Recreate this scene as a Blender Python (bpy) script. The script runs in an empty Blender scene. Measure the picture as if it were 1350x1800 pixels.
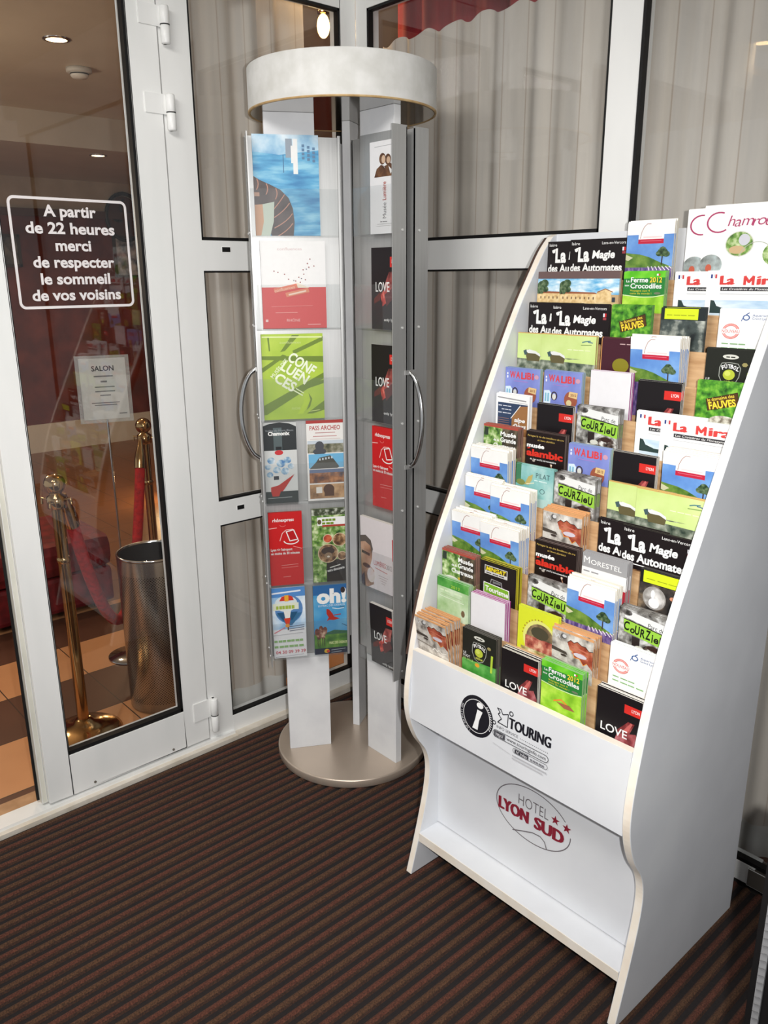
import bpy, bmesh, math, random
from mathutils import Vector, Matrix, Euler
random.seed(7)
PI = math.pi
SC = bpy.context.scene
COL = SC.collection
# ------------------------------------------------------------------ camera, world, lights
F_PX, PITCH, ROLL, YAW = 1429.9957, 0.2828, -0.0067, -0.8446
cam_d = bpy.data.cameras.new('camera')
cam_d.sensor_fit = 'VERTICAL'
cam_d.sensor_height = 36.0
cam_d.lens = F_PX / 1800.0 * 36.0
cam_d.clip_start = 0.02
cam = bpy.data.objects.new('camera', cam_d)
COL.objects.link(cam)
cy_, sy_, cp_, sp_ = math.cos(YAW), math.sin(YAW), math.cos(PITCH), math.sin(PITCH)
fwd = Vector((sy_ * cp_, cy_ * cp_, -sp_))
rt = Vector((cy_, -sy_, 0.0))
up = rt.cross(fwd)
r2 = rt * math.cos(ROLL) + up * math.sin(ROLL)
u2 = -rt * math.sin(ROLL) + up * math.cos(ROLL)
m3 = Matrix((r2, u2, -fwd)).transposed()
CAM = Vector((2.1879, -1.8377, 1.5))
cam.matrix_world = Matrix.Translation(CAM) @ m3.to_4x4()
SC.camera = cam

SC.view_settings.view_transform = 'Standard'
SC.view_settings.look = 'None'
SC.view_settings.exposure = 0.05
SC.view_settings.gamma = 1.0
SC.view_settings.use_curve_mapping = False
SC.cycles.max_bounces = 10
SC.cycles.transparent_max_bounces = 24
SC.cycles.glossy_bounces = 5
SC.cycles.use_denoising = True
SC.cycles.caustics_reflective = False

w = bpy.data.worlds.new('world')
SC.world = w
w.use_nodes = True
w.node_tree.nodes['Background'].inputs[0].default_value = (0.95, 0.98, 1.0, 1)
w.node_tree.nodes['Background'].inputs[1].default_value = 0.45

def light(name, kind, loc, energy, color=(1, 1, 1), size=0.1, target=None, spot=None):
    d = bpy.data.lights.new(name, kind)
    d.energy = energy
    d.color = color
    if kind == 'AREA':
        d.shape = 'SQUARE'
        d.size = size
    else:
        d.shadow_soft_size = size
    if spot:
        d.spot_size = spot
        d.spot_blend = 0.6
    o = bpy.data.objects.new(name, d)
    COL.objects.link(o)
    o.location = loc
    if target is not None:
        o.rotation_euler = (Vector(target) - Vector(loc)).to_track_quat('-Z', 'Y').to_euler()
    return o

# the photographer's flash, just right of and above the lens
FL = CAM + r2 * 0.075 + u2 * 0.02 - fwd * 0.01
light('flash_lamp', 'SPOT', FL, 106.0, (1.0, 0.985, 0.965), 0.012, FL + fwd, math.radians(100)).data.spot_blend = 0.9
# the porch's own ceiling lamp, above and behind the camera
light('porch_ceiling_lamp', 'AREA', (1.15, -1.85, 2.58), 48.0, (1.0, 0.98, 0.94), 1.0, (1.0, -1.4, 0.0))

# ------------------------------------------------------------------ materials
MATS = {}
def lin(c):
    return tuple(((x / 255.0) / 12.92 if x / 255.0 <= 0.04045 else (((x / 255.0) + 0.055) / 1.055) ** 2.4) for x in c)

def base_mat(name):
    m = bpy.data.materials.new(name)
    m.use_nodes = True
    return m, m.node_tree, m.node_tree.nodes['Principled BSDF']

def flat(rgb, rough=0.42, spec=0.35):
    """printed ink or plain paint, with a very slight unevenness"""
    k = ('flat', tuple(rgb), rough)
    if k in MATS: return MATS[k]
    m, t, b = base_mat('ink_%d_%d_%d' % tuple(rgb))
    n = t.nodes.new('ShaderNodeTexNoise'); n.inputs['Scale'].default_value = 60.0
    tc = t.nodes.new('ShaderNodeTexCoord'); t.links.new(tc.outputs['Object'], n.inputs['Vector'])
    mx = t.nodes.new('ShaderNodeMix'); mx.data_type = 'RGBA'
    c = lin(rgb)
    mx.inputs[6].default_value = (*[x * 0.96 for x in c], 1)
    mx.inputs[7].default_value = (*[min(1, x * 1.03) for x in c], 1)
    t.links.new(n.outputs['Fac'], mx.inputs[0])
    t.links.new(mx.outputs[2], b.inputs['Base Color'])
    b.inputs['Roughness'].default_value = rough
    b.inputs['Specular IOR Level'].default_value = spec
    MATS[k] = m
    return m

def mottle(key, cols, scale=40.0, rough=0.45, metal=0.0, detail=4.0, stretch=(1, 1, 1), bump=0.0):
    """printed photograph / mottled surface: noise through a colour ramp"""
    k = ('mottle', key)
    if k in MATS: return MATS[k]
    m, t, b = base_mat(key)
    tc = t.nodes.new('ShaderNodeTexCoord')
    mp = t.nodes.new('ShaderNodeMapping'); mp.inputs['Scale'].default_value = stretch
    t.links.new(tc.outputs['Object'], mp.inputs['Vector'])
    n = t.nodes.new('ShaderNodeTexNoise'); n.inputs['Scale'].default_value = scale; n.inputs['Detail'].default_value = detail
    t.links.new(mp.outputs[0], n.inputs['Vector'])
    r = t.nodes.new('ShaderNodeValToRGB')
    e = r.color_ramp.elements
    lo, hi = 0.34, 0.66
    e[0].position = lo; e[0].color = (*lin(cols[0]), 1)
    e[1].position = hi; e[1].color = (*lin(cols[-1]), 1)
    for i, c in enumerate(cols[1:-1]):
        x = e.new(lo + (hi - lo) * (i + 1) / (len(cols) - 1)); x.color = (*lin(c), 1)
    t.links.new(n.outputs['Fac'], r.inputs[0])
    t.links.new(r.outputs[0], b.inputs['Base Color'])
    b.inputs['Roughness'].default_value = rough
    b.inputs['Metallic'].default_value = metal
    if bump:
        bp = t.nodes.new('ShaderNodeBump'); bp.inputs['Strength'].default_value = bump; bp.inputs['Distance'].default_value = 0.002
        t.links.new(n.outputs['Fac'], bp.inputs['Height']); t.links.new(bp.outputs[0], b.inputs['Normal'])
    MATS[k] = m
    return m

def glass(key, tint=(1, 1, 1), refl=1.0, haze=0.0):
    """thin clear sheet: lets light straight through and mirrors by fresnel"""
    k = ('glass', key)
    if k in MATS: return MATS[k]
    m = bpy.data.materials.new(key); m.use_nodes = True
    t = m.node_tree; t.nodes.clear()
    out = t.nodes.new('ShaderNodeOutputMaterial')
    tr = t.nodes.new('ShaderNodeBsdfTransparent'); tr.inputs[0].default_value = (*tint, 1)
    gl = t.nodes.new('ShaderNodeBsdfGlossy'); gl.inputs['Roughness'].default_value = 0.01
    ge = t.nodes.new('ShaderNodeNewGeometry')
    dt = t.nodes.new('ShaderNodeVectorMath'); dt.operation = 'DOT_PRODUCT'
    t.links.new(ge.outputs['Normal'], dt.inputs[0]); t.links.new(ge.outputs['Incoming'], dt.inputs[1])
    def mth(op, a, b=None):
        n = t.nodes.new('ShaderNodeMath'); n.operation = op
        for i, q in enumerate((a, b)):
            if q is None: continue
            if isinstance(q, (int, float)): n.inputs[i].default_value = q
            else: t.links.new(q, n.inputs[i])
        return n
    inv = mth('SUBTRACT', 1.0, mth('ABSOLUTE', dt.outputs['Value']).outputs[0])
    p5 = mth('POWER', inv.outputs[0], 5.0)
    mu = mth('MULTIPLY', mth('MULTIPLY_ADD', p5.outputs[0], .96).outputs[0], refl)
    mu.inputs[0].links[0].from_node.inputs[2].default_value = .042
    mu.use_clamp = True
    mx = t.nodes.new('ShaderNodeMixShader')
    t.links.new(mu.outputs[0], mx.inputs[0]); t.links.new(tr.outputs[0], mx.inputs[1]); t.links.new(gl.outputs[0], mx.inputs[2])
    last = mx
    if haze:
        df = t.nodes.new('ShaderNodeBsdfDiffuse'); df.inputs[0].default_value = (0.85, 0.87, 0.88, 1)
        m2 = t.nodes.new('ShaderNodeMixShader'); m2.inputs[0].default_value = haze
        t.links.new(mx.outputs[0], m2.inputs[1]); t.links.new(df.outputs[0], m2.inputs[2]); last = m2
    t.links.new(last.outputs[0], out.inputs[0])
    MATS[k] = m
    return m

def emis(key, rgb, strength):
    m = bpy.data.materials.new(key); m.use_nodes = True
    t = m.node_tree; t.nodes.clear()
    o = t.nodes.new('ShaderNodeOutputMaterial'); e = t.nodes.new('ShaderNodeEmission')
    e.inputs[0].default_value = (*lin(rgb), 1); e.inputs[1].default_value = strength
    t.links.new(e.outputs[0], o.inputs[0])
    return m

def steel(key, rgb, rough, stretch=(1, 1, 60), metal=1.0, amp=0.08):
    """brushed metal: streaky noise in colour and gloss"""
    k = ('steel', key)
    if k in MATS: return MATS[k]
    m, t, b = base_mat(key)
    tc = t.nodes.new('ShaderNodeTexCoord')
    mp = t.nodes.new('ShaderNodeMapping'); mp.inputs['Scale'].default_value = stretch
    n = t.nodes.new('ShaderNodeTexNoise'); n.inputs['Scale'].default_value = 8.0; n.inputs['Detail'].default_value = 3.0
    t.links.new(tc.outputs['Object'], mp.inputs[0]); t.links.new(mp.outputs[0], n.inputs['Vector'])
    r = t.nodes.new('ShaderNodeMapRange'); r.inputs['To Min'].default_value = rough - amp; r.inputs['To Max'].default_value = rough + amp
    t.links.new(n.outputs['Fac'], r.inputs[0]); t.links.new(r.outputs[0], b.inputs['Roughness'])
    mx = t.nodes.new('ShaderNodeMix'); mx.data_type = 'RGBA'
    c = lin(rgb)
    mx.inputs[6].default_value = (*[x * 0.88 for x in c], 1); mx.inputs[7].default_value = (*[min(1, x * 1.1) for x in c], 1)
    t.links.new(n.outputs['Fac'], mx.inputs[0]); t.links.new(mx.outputs[2], b.inputs['Base Color'])
    b.inputs['Metallic'].default_value = metal
    MATS[k] = m
    return m

WHITE_ALU = mottle('white lacquered aluminium', [(230, 231, 229), (236, 236, 234), (240, 240, 238)], 6.0, 0.32, stretch=(1, 1, 0.3))
GASKET = flat((14, 13, 14), 0.6)
GLASS = glass('window glass', (0.955, 0.96, 0.96), 0.95)
ACRYLIC = glass('clear acrylic', (0.98, 0.985, 0.985), 0.9, 0.018)
LAMINATE = mottle('white melamine', [(212, 214, 218), (217, 219, 223), (222, 224, 227)], 5.0, 0.4)
EDGE_CREAM = mottle('cream edge banding', [(236, 224, 208), (240, 231, 217), (243, 236, 226)], 18.0, 0.5)
RAW_WOOD = mottle('raw wood board', [(178, 138, 96), (196, 158, 116), (208, 172, 130)], 14.0, 0.65, stretch=(1, 1, 6))
TRAY_METAL = steel('brushed grey steel', (182, 182, 181), 0.42, (40, 40, 1), metal=.55)
BASE_METAL = steel('brushed base steel', (204, 188, 172), 0.36, (1, 1, 1), metal=.6)
MIRROR_METAL = steel('polished underside steel', (190, 188, 184), 0.09, (1, 1, 1), amp=0.03)
CHROME = steel('chrome tube', (205, 205, 205), 0.16, (1, 1, 1), amp=0.04)
BRASS = steel('polished brass', (196, 160, 112), 0.14, (1, 1, 1), amp=0.04)
DRUM_WHITE = mottle('matt white drum sheet', [(206, 205, 200), (214, 213, 209), (222, 221, 218)], 22.0, 0.6, bump=0.1)
FIN_WHITE = mottle('white painted board', [(222, 222, 224), (230, 230, 231), (235, 235, 235)], 9.0, 0.42)
TAN_RIM = mottle('tan board edge', [(176, 142, 92), (196, 162, 112), (208, 178, 130)], 30.0, 0.5)

# ------------------------------------------------------------------ mesh helpers
class MB:
    def __init__(s):
        s.v, s.f, s.m, s.mats, s.sm = [], [], [], [], []
    def mi(s, mat):
        if mat not in s.mats: s.mats.append(mat)
        return s.mats.index(mat)
    def add(s, vs, fs, mat, smooth=False):
        o = len(s.v); k = s.mi(mat)
        s.v += [tuple(x) for x in vs]
        for f in fs:
            s.f.append([o + i for i in f]); s.m.append(k); s.sm.append(smooth)
    def box(s, x0, x1, y0, y1, z0, z1, mat, front=None):
        V = [(x0, y0, z0), (x1, y0, z0), (x1, y1, z0), (x0, y1, z0), (x0, y0, z1), (x1, y0, z1), (x1, y1, z1), (x0, y1, z1)]
        F = [(0, 3, 2, 1), (4, 5, 6, 7), (0, 1, 5, 4), (1, 2, 6, 5), (2, 3, 7, 6), (3, 0, 4, 7)]
        s.add(V, F, mat)
    def frame_box(s, P, d, n, r0, r1, o0, o1, z0, z1, mat):
        """box in a vertical frame: origin P, horizontal axes d and n"""
        V = []
        for z in (z0, z1):
            for r, o in ((r0, o0), (r1, o0), (r1, o1), (r0, o1)):
                q = P + d * r + n * o
                V.append((q.x, q.y, z))
        F = [(0, 3, 2, 1), (4, 5, 6, 7), (0, 1, 5, 4), (1, 2, 6, 5), (2, 3, 7, 6), (3, 0, 4, 7)]
        s.add(V, F, mat)
    def prism(s, poly, axis, a, b, mat, side=None):
        """poly in the other two axes, pushed from a to b along axis"""
        n = len(poly)
        def pt(p, t):
            return {'x': (t, p[0], p[1]), 'y': (p[0], t, p[1]), 'z': (p[0], p[1], t)}[axis]
        V = [pt(p, a) for p in poly] + [pt(p, b) for p in poly]
        s.add(V, [tuple(range(n))[::-1], tuple(range(n, 2 * n))], mat)
        s.add(V, [(i, (i + 1) % n, n + (i + 1) % n, n + i) for i in range(n)], side or mat, smooth=False)
    def lathe(s, prof, mat, cx=0, cy=0, n=48, smooth=True):
        V, F = [], []
        for r, z in prof:
            for i in range(n):
                a = 2 * PI * i / n
                V.append((cx + r * math.cos(a), cy + r * math.sin(a), z))
        for j in range(len(prof) - 1):
            for i in range(n):
                F.append((j * n + i, j * n + (i + 1) % n, (j + 1) * n + (i + 1) % n, (j + 1) * n + i))
        s.add(V, F, mat, smooth)
    def disc(s, r, z, mat, cx=0, cy=0, n=48, flip=False):
        V = [(cx + r * math.cos(2 * PI * i / n), cy + r * math.sin(2 * PI * i / n), z) for i in range(n)]
        s.add(V, [tuple(range(n))[::-1] if flip else tuple(range(n))], mat)
    def tube(s, pts, rad, mat, n=10):
        pts = [Vector(p) for p in pts]
        V, F = [], []
        ref = None
        for i, p in enumerate(pts):
            t = (pts[min(i + 1, len(pts) - 1)] - pts[max(i - 1, 0)]).normalized()
            if ref is None:
                ref = t.orthogonal().normalized()
            ref = (ref - t * ref.dot(t)).normalized()
            b = t.cross(ref)
            rr = rad[i] if isinstance(rad, (list, tuple)) else rad
            for k in range(n):
                a = 2 * PI * k / n
                V.append(p + ref * (rr * math.cos(a)) + b * (rr * math.sin(a)))
        for i in range(len(pts) - 1):
            for k in range(n):
                F.append((i * n + k, i * n + (k + 1) % n, (i + 1) * n + (k + 1) % n, (i + 1) * n + k))
        s.add(V, F, mat, True)
        L = len(pts) - 1
        s.add(V, [tuple(range(n))[::-1], tuple(L * n + k for k in range(n))], mat)
    def data(s, name):
        me = bpy.data.meshes.new(name)
        me.from_pydata(s.v, [], s.f)
        for m in s.mats: me.materials.append(m)
        me.polygons.foreach_set('material_index', s.m)
        me.polygons.foreach_set('use_smooth', s.sm)
        me.update()
        return me
    def build(s, name, parent=None, loc=None, bevel=0.0):
        o = bpy.data.objects.new(name, s.data(name))
        COL.objects.link(o)
        if parent is not None:
            o.parent = parent
            o.matrix_parent_inverse = Matrix.Identity(4)
        if loc is not None: o.location = loc
        if bevel:
            bm = bmesh.new(); bm.from_mesh(o.data)
            bmesh.ops.remove_doubles(bm, verts=bm.verts, dist=1e-6)
            bm.normal_update()
            ed = [e for e in bm.edges if len(e.link_faces) == 2 and e.calc_face_angle(0) > 0.7]
            bmesh.ops.bevel(bm, geom=ed, offset=bevel, segments=2, affect='EDGES', profile=0.6, clamp_overlap=True)
            bm.to_mesh(o.data); bm.free()
        return o

def tag(o, label, cat, group=None):
    o['label'] = label; o['category'] = cat
    if group: o['group'] = group
    return o
def empty(name, loc=(0, 0, 0), rz=0.0):
    o = bpy.data.objects.new(name, None); COL.objects.link(o)
    o.location = loc; o.rotation_euler = (0, 0, rz); o.empty_display_size = 0.05
    return o
def struct(o, label=None):
    o['kind'] = 'structure'
    if label: o['label'] = label
    return o

# ------------------------------------------------------------------ flat art (covers, stickers, lettering)
_TXT = {}
def text_mesh(txt, bold=0.0, shear=0.0):
    k = (txt, bold, shear)
    if k in _TXT: return _TXT[k]
    cu = bpy.data.curves.new('lettering', 'FONT')
    cu.body = txt; cu.offset = bold; cu.shear = shear; cu.resolution_u = 3; cu.fill_mode = 'FRONT'
    ob = bpy.data.objects.new('lettering', cu)
    COL.objects.link(ob)
    bpy.context.view_layer.update()
    me = bpy.data.meshes.new_from_object(ob.evaluated_get(bpy.context.evaluated_depsgraph_get()))
    V = [(v.co.x, v.co.y) for v in me.vertices]
    F = [tuple(p.vertices) for p in me.polygons]
    bpy.data.objects.remove(ob); bpy.data.curves.remove(cu); bpy.data.meshes.remove(me)
    _TXT[k] = (V, F)
    return _TXT[k]
CAPH = max(v[1] for v in text_mesh('H')[0])

def clip(poly, x0, x1, y0, y1):
    for ax, lim, sgn in ((0, x0, 1), (0, x1, -1), (1, y0, 1), (1, y1, -1)):
        out = []
        for i in range(len(poly)):
            a, b = poly[i - 1], poly[i]
            ia, ib = (a[ax] - lim) * sgn >= 0, (b[ax] - lim) * sgn >= 0
            if ia != ib:
                t = (lim - a[ax]) / (b[ax] - a[ax])
                out.append((a[0] + t * (b[0] - a[0]), a[1] + t * (b[1] - a[1])))
            if ib: out.append(b)
        poly = out
        if not poly: return []
    return poly

class Art:
    """flat drawing in units of the width: u across 0..1, v down from the top 0..H; each stroke lies a hair above the last"""
    def __init__(s, mb, place, H, step=0.00006, clipped=True):
        s.mb, s.place, s.H, s.e, s.step, s.cl = mb, place, H, 0.00008, step, clipped
    def mat(s, c):
        return flat(c) if isinstance(c, tuple) else c
    def poly(s, pts, c):
        if s.cl: pts = clip(list(pts), 0.0, 1.0, 0.0, s.H)
        if len(pts) < 3: return
        a = sum(pts[i - 1][0] * pts[i][1] - pts[i][0] * pts[i - 1][1] for i in range(len(pts)))
        if a > 0: pts = pts[::-1]
        s.mb.add([s.place(u, v, s.e) for u, v in pts], [tuple(range(len(pts)))], s.mat(c))
        s.e += s.step
    def R(s, u0, v0, u1, v1, c): s.poly([(u0, v0), (u1, v0), (u1, v1), (u0, v1)], c)
    def E(s, u, v, ru, rv, c, n=24): s.poly([(u + ru * math.cos(2 * PI * i / n), v + rv * math.sin(2 * PI * i / n)) for i in range(n)], c)
    def ring(s, u, v, ru, rv, wd, c, n=32, a0=0.0, a1=2 * PI): s.line([(u + ru * math.cos(a0 + (a1 - a0) * i / n), v + rv * math.sin(a0 + (a1 - a0) * i / n)) for i in range(n + 1)], wd, c)
    def line(s, pts, wd, c):
        e = s.e
        for a, b in zip(pts[:-1], pts[1:]):
            dx, dy = b[0] - a[0], b[1] - a[1]; L = math.hypot(dx, dy) or 1
            nx, ny = -dy / L * wd / 2, dx / L * wd / 2
            ex, ey = dx / L * wd * .25, dy / L * wd * .25
            s.e = e = e + 4e-6
            s.poly([(a[0] + nx - ex, a[1] + ny - ey), (b[0] + nx + ex, b[1] + ny + ey), (b[0] - nx + ex, b[1] - ny + ey), (a[0] - nx - ex, a[1] - ny - ey)], c)
        s.e = e + s.step
    def W(s, u0, u1, vb, cap, c, n=3):
        """illegible small print: a row of word-long dashes"""
        L = (u1 - u0) / n; h = cap * .55
        for i in range(n):
            wl = L * (.9 if i % 2 else .78)
            s.R(u0 + i * L, vb - h, u0 + i * L + wl, vb, c)
    def TB(s, txt, u0, u1, vb, cap, c, fat, bold=0.0, shear=0.0):
        for k in (-1, -.5, 0, .5, 1): s.T(txt, u0 + fat * k, u1 + fat * k, vb - .3 * fat * k, cap, c, bold, shear)
    def T(s, txt, u0, u1, vb, cap, c, bold=0.0, shear=0.0, rot=0.0, up=None):
        """text from u0 to u1, base line at vb, capital height cap; rot turns it about its start"""
        V, F = text_mesh(txt, bold, shear)
        if not V: return
        xa, xb = min(p[0] for p in V), max(p[0] for p in V)
        ky = cap / CAPH
        kx = (u1 - u0) / (xb - xa) if u1 is not None else ky
        cr, sr = math.cos(rot), -math.sin(rot)
        out = []
        for x, y in V:
            a, b = (x - xa) * kx, y * ky
            a, b = a * cr + b * sr, -a * sr + b * cr
            out.append(s.place(u0 + a, vb - b, s.e))
        s.mb.add(out, F, s.mat(c)); s.e += s.step

WH, BK = (236, 236, 234), (18, 15, 17)
LEAFY = mottle('printed foliage', [(26, 74, 18), (70, 140, 34), (128, 188, 60)], 70.0)
LEAFY2 = mottle('printed pale foliage', [(40, 78, 30), (110, 150, 66), (206, 218, 170)], 60.0)
GREYPIC = mottle('printed grey photograph', [(48, 46, 44), (128, 126, 122), (206, 206, 204)], 55.0)
BIRDPIC = mottle('printed feather photograph', [(24, 20, 20), (92, 76, 70), (220, 220, 216)], 90.0)
BROWNPIC = mottle('printed brown photograph', [(58, 38, 26), (128, 92, 58), (196, 160, 120)], 60.0)
TREEPIC = mottle('printed tree crown', [(28, 50, 30), (66, 92, 58), (110, 128, 96)], 150.0)
HILLPIC = mottle('printed green hill', [(58, 98, 36), (92, 128, 48), (122, 152, 66)], 45.0)
LAVPIC = mottle('printed lavender field', [(72, 56, 110), (104, 84, 140), (150, 130, 170)], 60.0, stretch=(3, 1, 1))
STONEPIC = mottle('printed masonry', [(202, 166, 110), (224, 194, 140), (236, 212, 164)], 80.0)
SKYPIC = mottle('printed cloudy sky', [(92, 170, 216), (170, 210, 232), (236, 244, 248)], 28.0, stretch=(1, 1, 3))
WATERPIC = mottle('printed blue water', [(52, 128, 180), (88, 166, 208), (150, 206, 228)], 10.0, stretch=(1, 1, 5))
SKYTOP = mottle('printed lit sky', [(96, 160, 206), (170, 206, 228), (226, 238, 246)], 14.0)
REDLIGHT = mottle('printed red light trails', [(60, 14, 16), (190, 50, 40), (240, 130, 110)], 40.0, stretch=(2, 1, 1))
LIMEPIC = mottle('printed lime green', [(120, 176, 34), (150, 204, 50), (188, 224, 84)], 30.0)
GRNPIC = mottle('printed deep green', [(40, 120, 40), (72, 150, 60), (110, 176, 90)], 26.0)
PALEGRN = mottle('printed pale green', [(186, 208, 120), (196, 216, 136), (206, 224, 150)], 12.0)
LIME = (206, 220, 40)

def art_magie(a):
    a.R(0, 0, 1, a.H, (24, 17, 19))
    a.T('Isère', .03, .17, .085, .05, WH)
    a.T('Lans-en-Vercors', .56, .96, .085, .045, WH)
    a.E(.115, .175, .028, .03, WH); a.line([(.09, .165), (.13, .145), (.18, .15)], .022, WH)
    a.T('La', .15, .35, .36, .225, WH, .045)
    a.T('Magie', .40, .79, .315, .125, WH, .035, .12)
    a.T('des', .02, .20, .535, .125, WH, .035)
    a.T('Automates', .235, .92, .535, .125, WH, .035)
    a.R(.91, .14, .935, .20, (220, 220, 226)); a.R(.935, .14, .965, .20, (190, 40, 44)); a.R(.91, .21, .965, .25, (150, 60, 66))
    a.R(.03, .575, .72, .59, WH); a.R(.03, .575, .042, .8, WH)
    a.R(.1, .66, .9, a.H, BROWNPIC)
def art_ardeche(a):
    a.R(0, 0, 1, .27, WH)
    a.R(0, .27, 1, 1.2, mottle('printed blue sky', [(84, 128, 196), (100, 146, 208), (128, 170, 220)], 16.0))
    a.R(.25, .2, .79, .38, WH)
    a.R(.25, .37, .79, .47, (186, 36, 62))
    a.line([(.29, .35), (.31, .22), (.36, .1), (.42, .04), (.5, .04)], .012, (168, 130, 120))
    a.line([(.3, .41), (.74, .41)], .012, (214, 110, 128))
    a.line([(.36, .325), (.74, .325)], .03, (240, 206, 206))
    a.poly([(0, .66), (.12, .68), (.3, .7), (.5, .76), (.75, .88), (1, .98), (1, 1.1), (0, 1.1)], HILLPIC)
    a.poly([(0, .7), (.16, .77), (.06, .84), (0, .82)], (196, 196, 160))
    a.R(0, .99, 1, a.H, LAVPIC)
    for i in range(7): a.line([(.5 + i * .075, .97), (.53 + i * .085, 1.05)], .02, (222, 214, 226))
    a.line([(.79, .72), (.785, .93)], .022, (58, 44, 38))
    for u, v, r in ((.79, .66, .11), (.72, .69, .07), (.87, .7, .075), (.79, .6, .07)): a.E(u, v, r, r * .85, TREEPIC, 14)
def art_chamrousse(a):
    a.R(0, 0, 1, a.H, WH)
    c = (168, 58, 100)
    a.ring(.17, .2, .13, .12, .018, c, 18, PI * .28, PI * 1.62)
    for i, (ch, u) in enumerate((('h', .27), ('a', .345), ('m', .42), ('r', .535), ('o', .595), ('u', .675), ('s', .755), ('s', .815), ('e', .875))):
        a.T(ch, u, None, .25 + (.01 if i % 2 else 0), .125, c, -.004, .25)
    a.E(.42, .47, .155, .155, (206, 206, 196)); a.E(.42, .47, .145, .145, LEAFY2); a.E(.47, .42, .06, .07, (198, 198, 206)); a.E(.4, .54, .09, .05, (196, 168, 128))
    a.E(.12, .72, .13, .13, mottle('printed mountain lake', [(92, 96, 92), (150, 158, 156), (196, 214, 216)], 30.0)); a.E(.1, .76, .035, .05, (188, 92, 70))
    a.E(.82, .6, .14, .14, LEAFY2); a.ring(.62, .7, .2, .25, .008, (170, 176, 160), 20, PI * 1.1, PI * 1.9)
def art_building(a):
    a.R(0, 0, 1, .12, (104, 84, 82))
    a.R(0, .12, 1, .38, SKYPIC)
    a.R(0, .36, .66, .62, STONEPIC); a.poly([(0, .33), (.6, .345), (.66, .37), (0, .37)], (150, 92, 64))
    a.poly([(.64, .36), (.66, .33), (.78, .28), (.88, .33), (.88, .62), (.64, .62)], STONEPIC)
    a.line([(.65, .34), (.78, .285), (.9, .335)], .014, (150, 100, 70))
    for i in range(8): a.R(.06 + i * .075, .42, .08 + i * .075, .46, (120, 92, 66))
    for i in range(5): a.E(.05 + i * .14, .56, .025, .04, (58, 66, 40), 10)
    for u, v, r in ((.08, .24, .085), (.13, .2, .07), (.05, .32, .07), (.15, .3, .05)): a.E(u, v, r, r, TREEPIC, 14)
    a.R(.03, .36, .055, .5, (70, 56, 40)); a.R(.9, .42, .95, .6, (52, 60, 70)); a.R(0, .5, 1, a.H, mottle('printed pale path', [(168, 140, 92), (206, 180, 130), (226, 204, 160)], 40.0))
    a.R(0, .38, .66, .52, STONEPIC)
    for i in range(8): a.R(.06 + i * .075, .42, .08 + i * .075, .46, (120, 92, 66))
def art_crocodile(a):
    a.R(0, 0, 1, a.H, LIMEPIC)
    a.R(0, 0, 1, .2, mottle('printed bright green', [(70, 168, 20), (104, 196, 40), (150, 214, 80)], 20.0))
    a.poly([(0, .14), (1, .1), (1, .58), (.6, .62), (0, .58)], (42, 122, 54))
    a.poly([(.0, .06), (1, .02), (1, .14), (0, .17)], mottle('printed bright green', [(70, 168, 20), (104, 196, 40), (150, 214, 80)], 20.0))
    a.line([(0, .58), (.4, .63), (.75, .62), (1, .57)], .022, (206, 226, 170))
    a.T('La', .07, .15, .26, .06, WH, .01); a.T('aux', .04, .15, .36, .05, WH, .01)
    a.T('Ferme', .18, .6, .26, .12, WH, .02); a.T('2012', .64, .93, .26, .12, (236, 206, 60), .02)
    a.T('Crocodiles', .18, .93, .41, .12, WH, .02)
    a.T('Voyagez aux 4', .18, .66, .49, .045, (224, 206, 60)); a.T('coins du monde !', .18, .7, .56, .045, (224, 206, 60))
    a.R(.8, .05, .84, .1, (236, 236, 236)); a.R(.84, .05, .88, .1, (196, 60, 60))
    a.E(.84, .53, .08, .03, (110, 120, 96), 12)
    a.line([(.34, .98), (.52, .88), (.68, .97)], .035, (226, 130, 50)); a.poly([(.4, .98), (.72, .95), (.86, 1.05), (.6, 1.08)], (150, 88, 62))
def art_mira(a):
    a.R(0, 0, 1, a.H, WH)
    a.R(.05, .05, .075, .11, (38, 60, 130)); a.R(.09, .05, .105, .1, (200, 200, 205)); a.R(.11, .05, .135, .11, (190, 60, 66))
    a.TB('La', .19, .37, .2, .125, (206, 64, 62), .012, .012)
    a.line([(.515, .2), (.515, .085), (.57, .165), (.625, .085), (.625, .2)], .036, (206, 64, 62)); a.TB('ira', .68, .96, .2, .125, (206, 64, 62), .012, .008)
    a.R(.2, .24, .97, .3, (52, 50, 54)); a.T('Les Croisières du Monteynard', .22, .95, .285, .032, WH, 0, .2)
    a.line([(.2, .345), (.9, .345)], .008, (186, 186, 190))
    a.R(.12, .44, 1, .66, mottle('printed lake', [(150, 182, 210), (190, 210, 226), (226, 234, 240)], 10.0, stretch=(1, 1, 4)))
    a.poly([(.08, .44), (.13, .45), (.17, .53), (.3, .575), (1, .6), (1, .64), (.08, .66)], (44, 62, 60))
    a.R(.08, .64, 1, a.H, mottle('printed lake far water', [(176, 200, 216), (206, 220, 230)], 12.0))
def art_fauves(a):
    a.R(0, 0, 1, a.H, LEAFY)
    a.poly([(.2, .42), (.84, .2), (.9, .5), (.26, .7)], (58, 38, 20))
    a.poly([(.22, .43), (.83, .225), (.88, .49), (.27, .68)], (78, 52, 24))
    a.T('le domaine des', .25, .81, .485, .075, (226, 200, 70), .015, 0, .30)
    a.T('FAUVES', .3, .86, .66, .16, (236, 206, 60), .035, 0, .26)
    a.E(.6, .92, .3, .14, mottle('printed white tiger', [(120, 110, 96), (196, 190, 176), (232, 230, 220)], 90.0))
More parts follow.
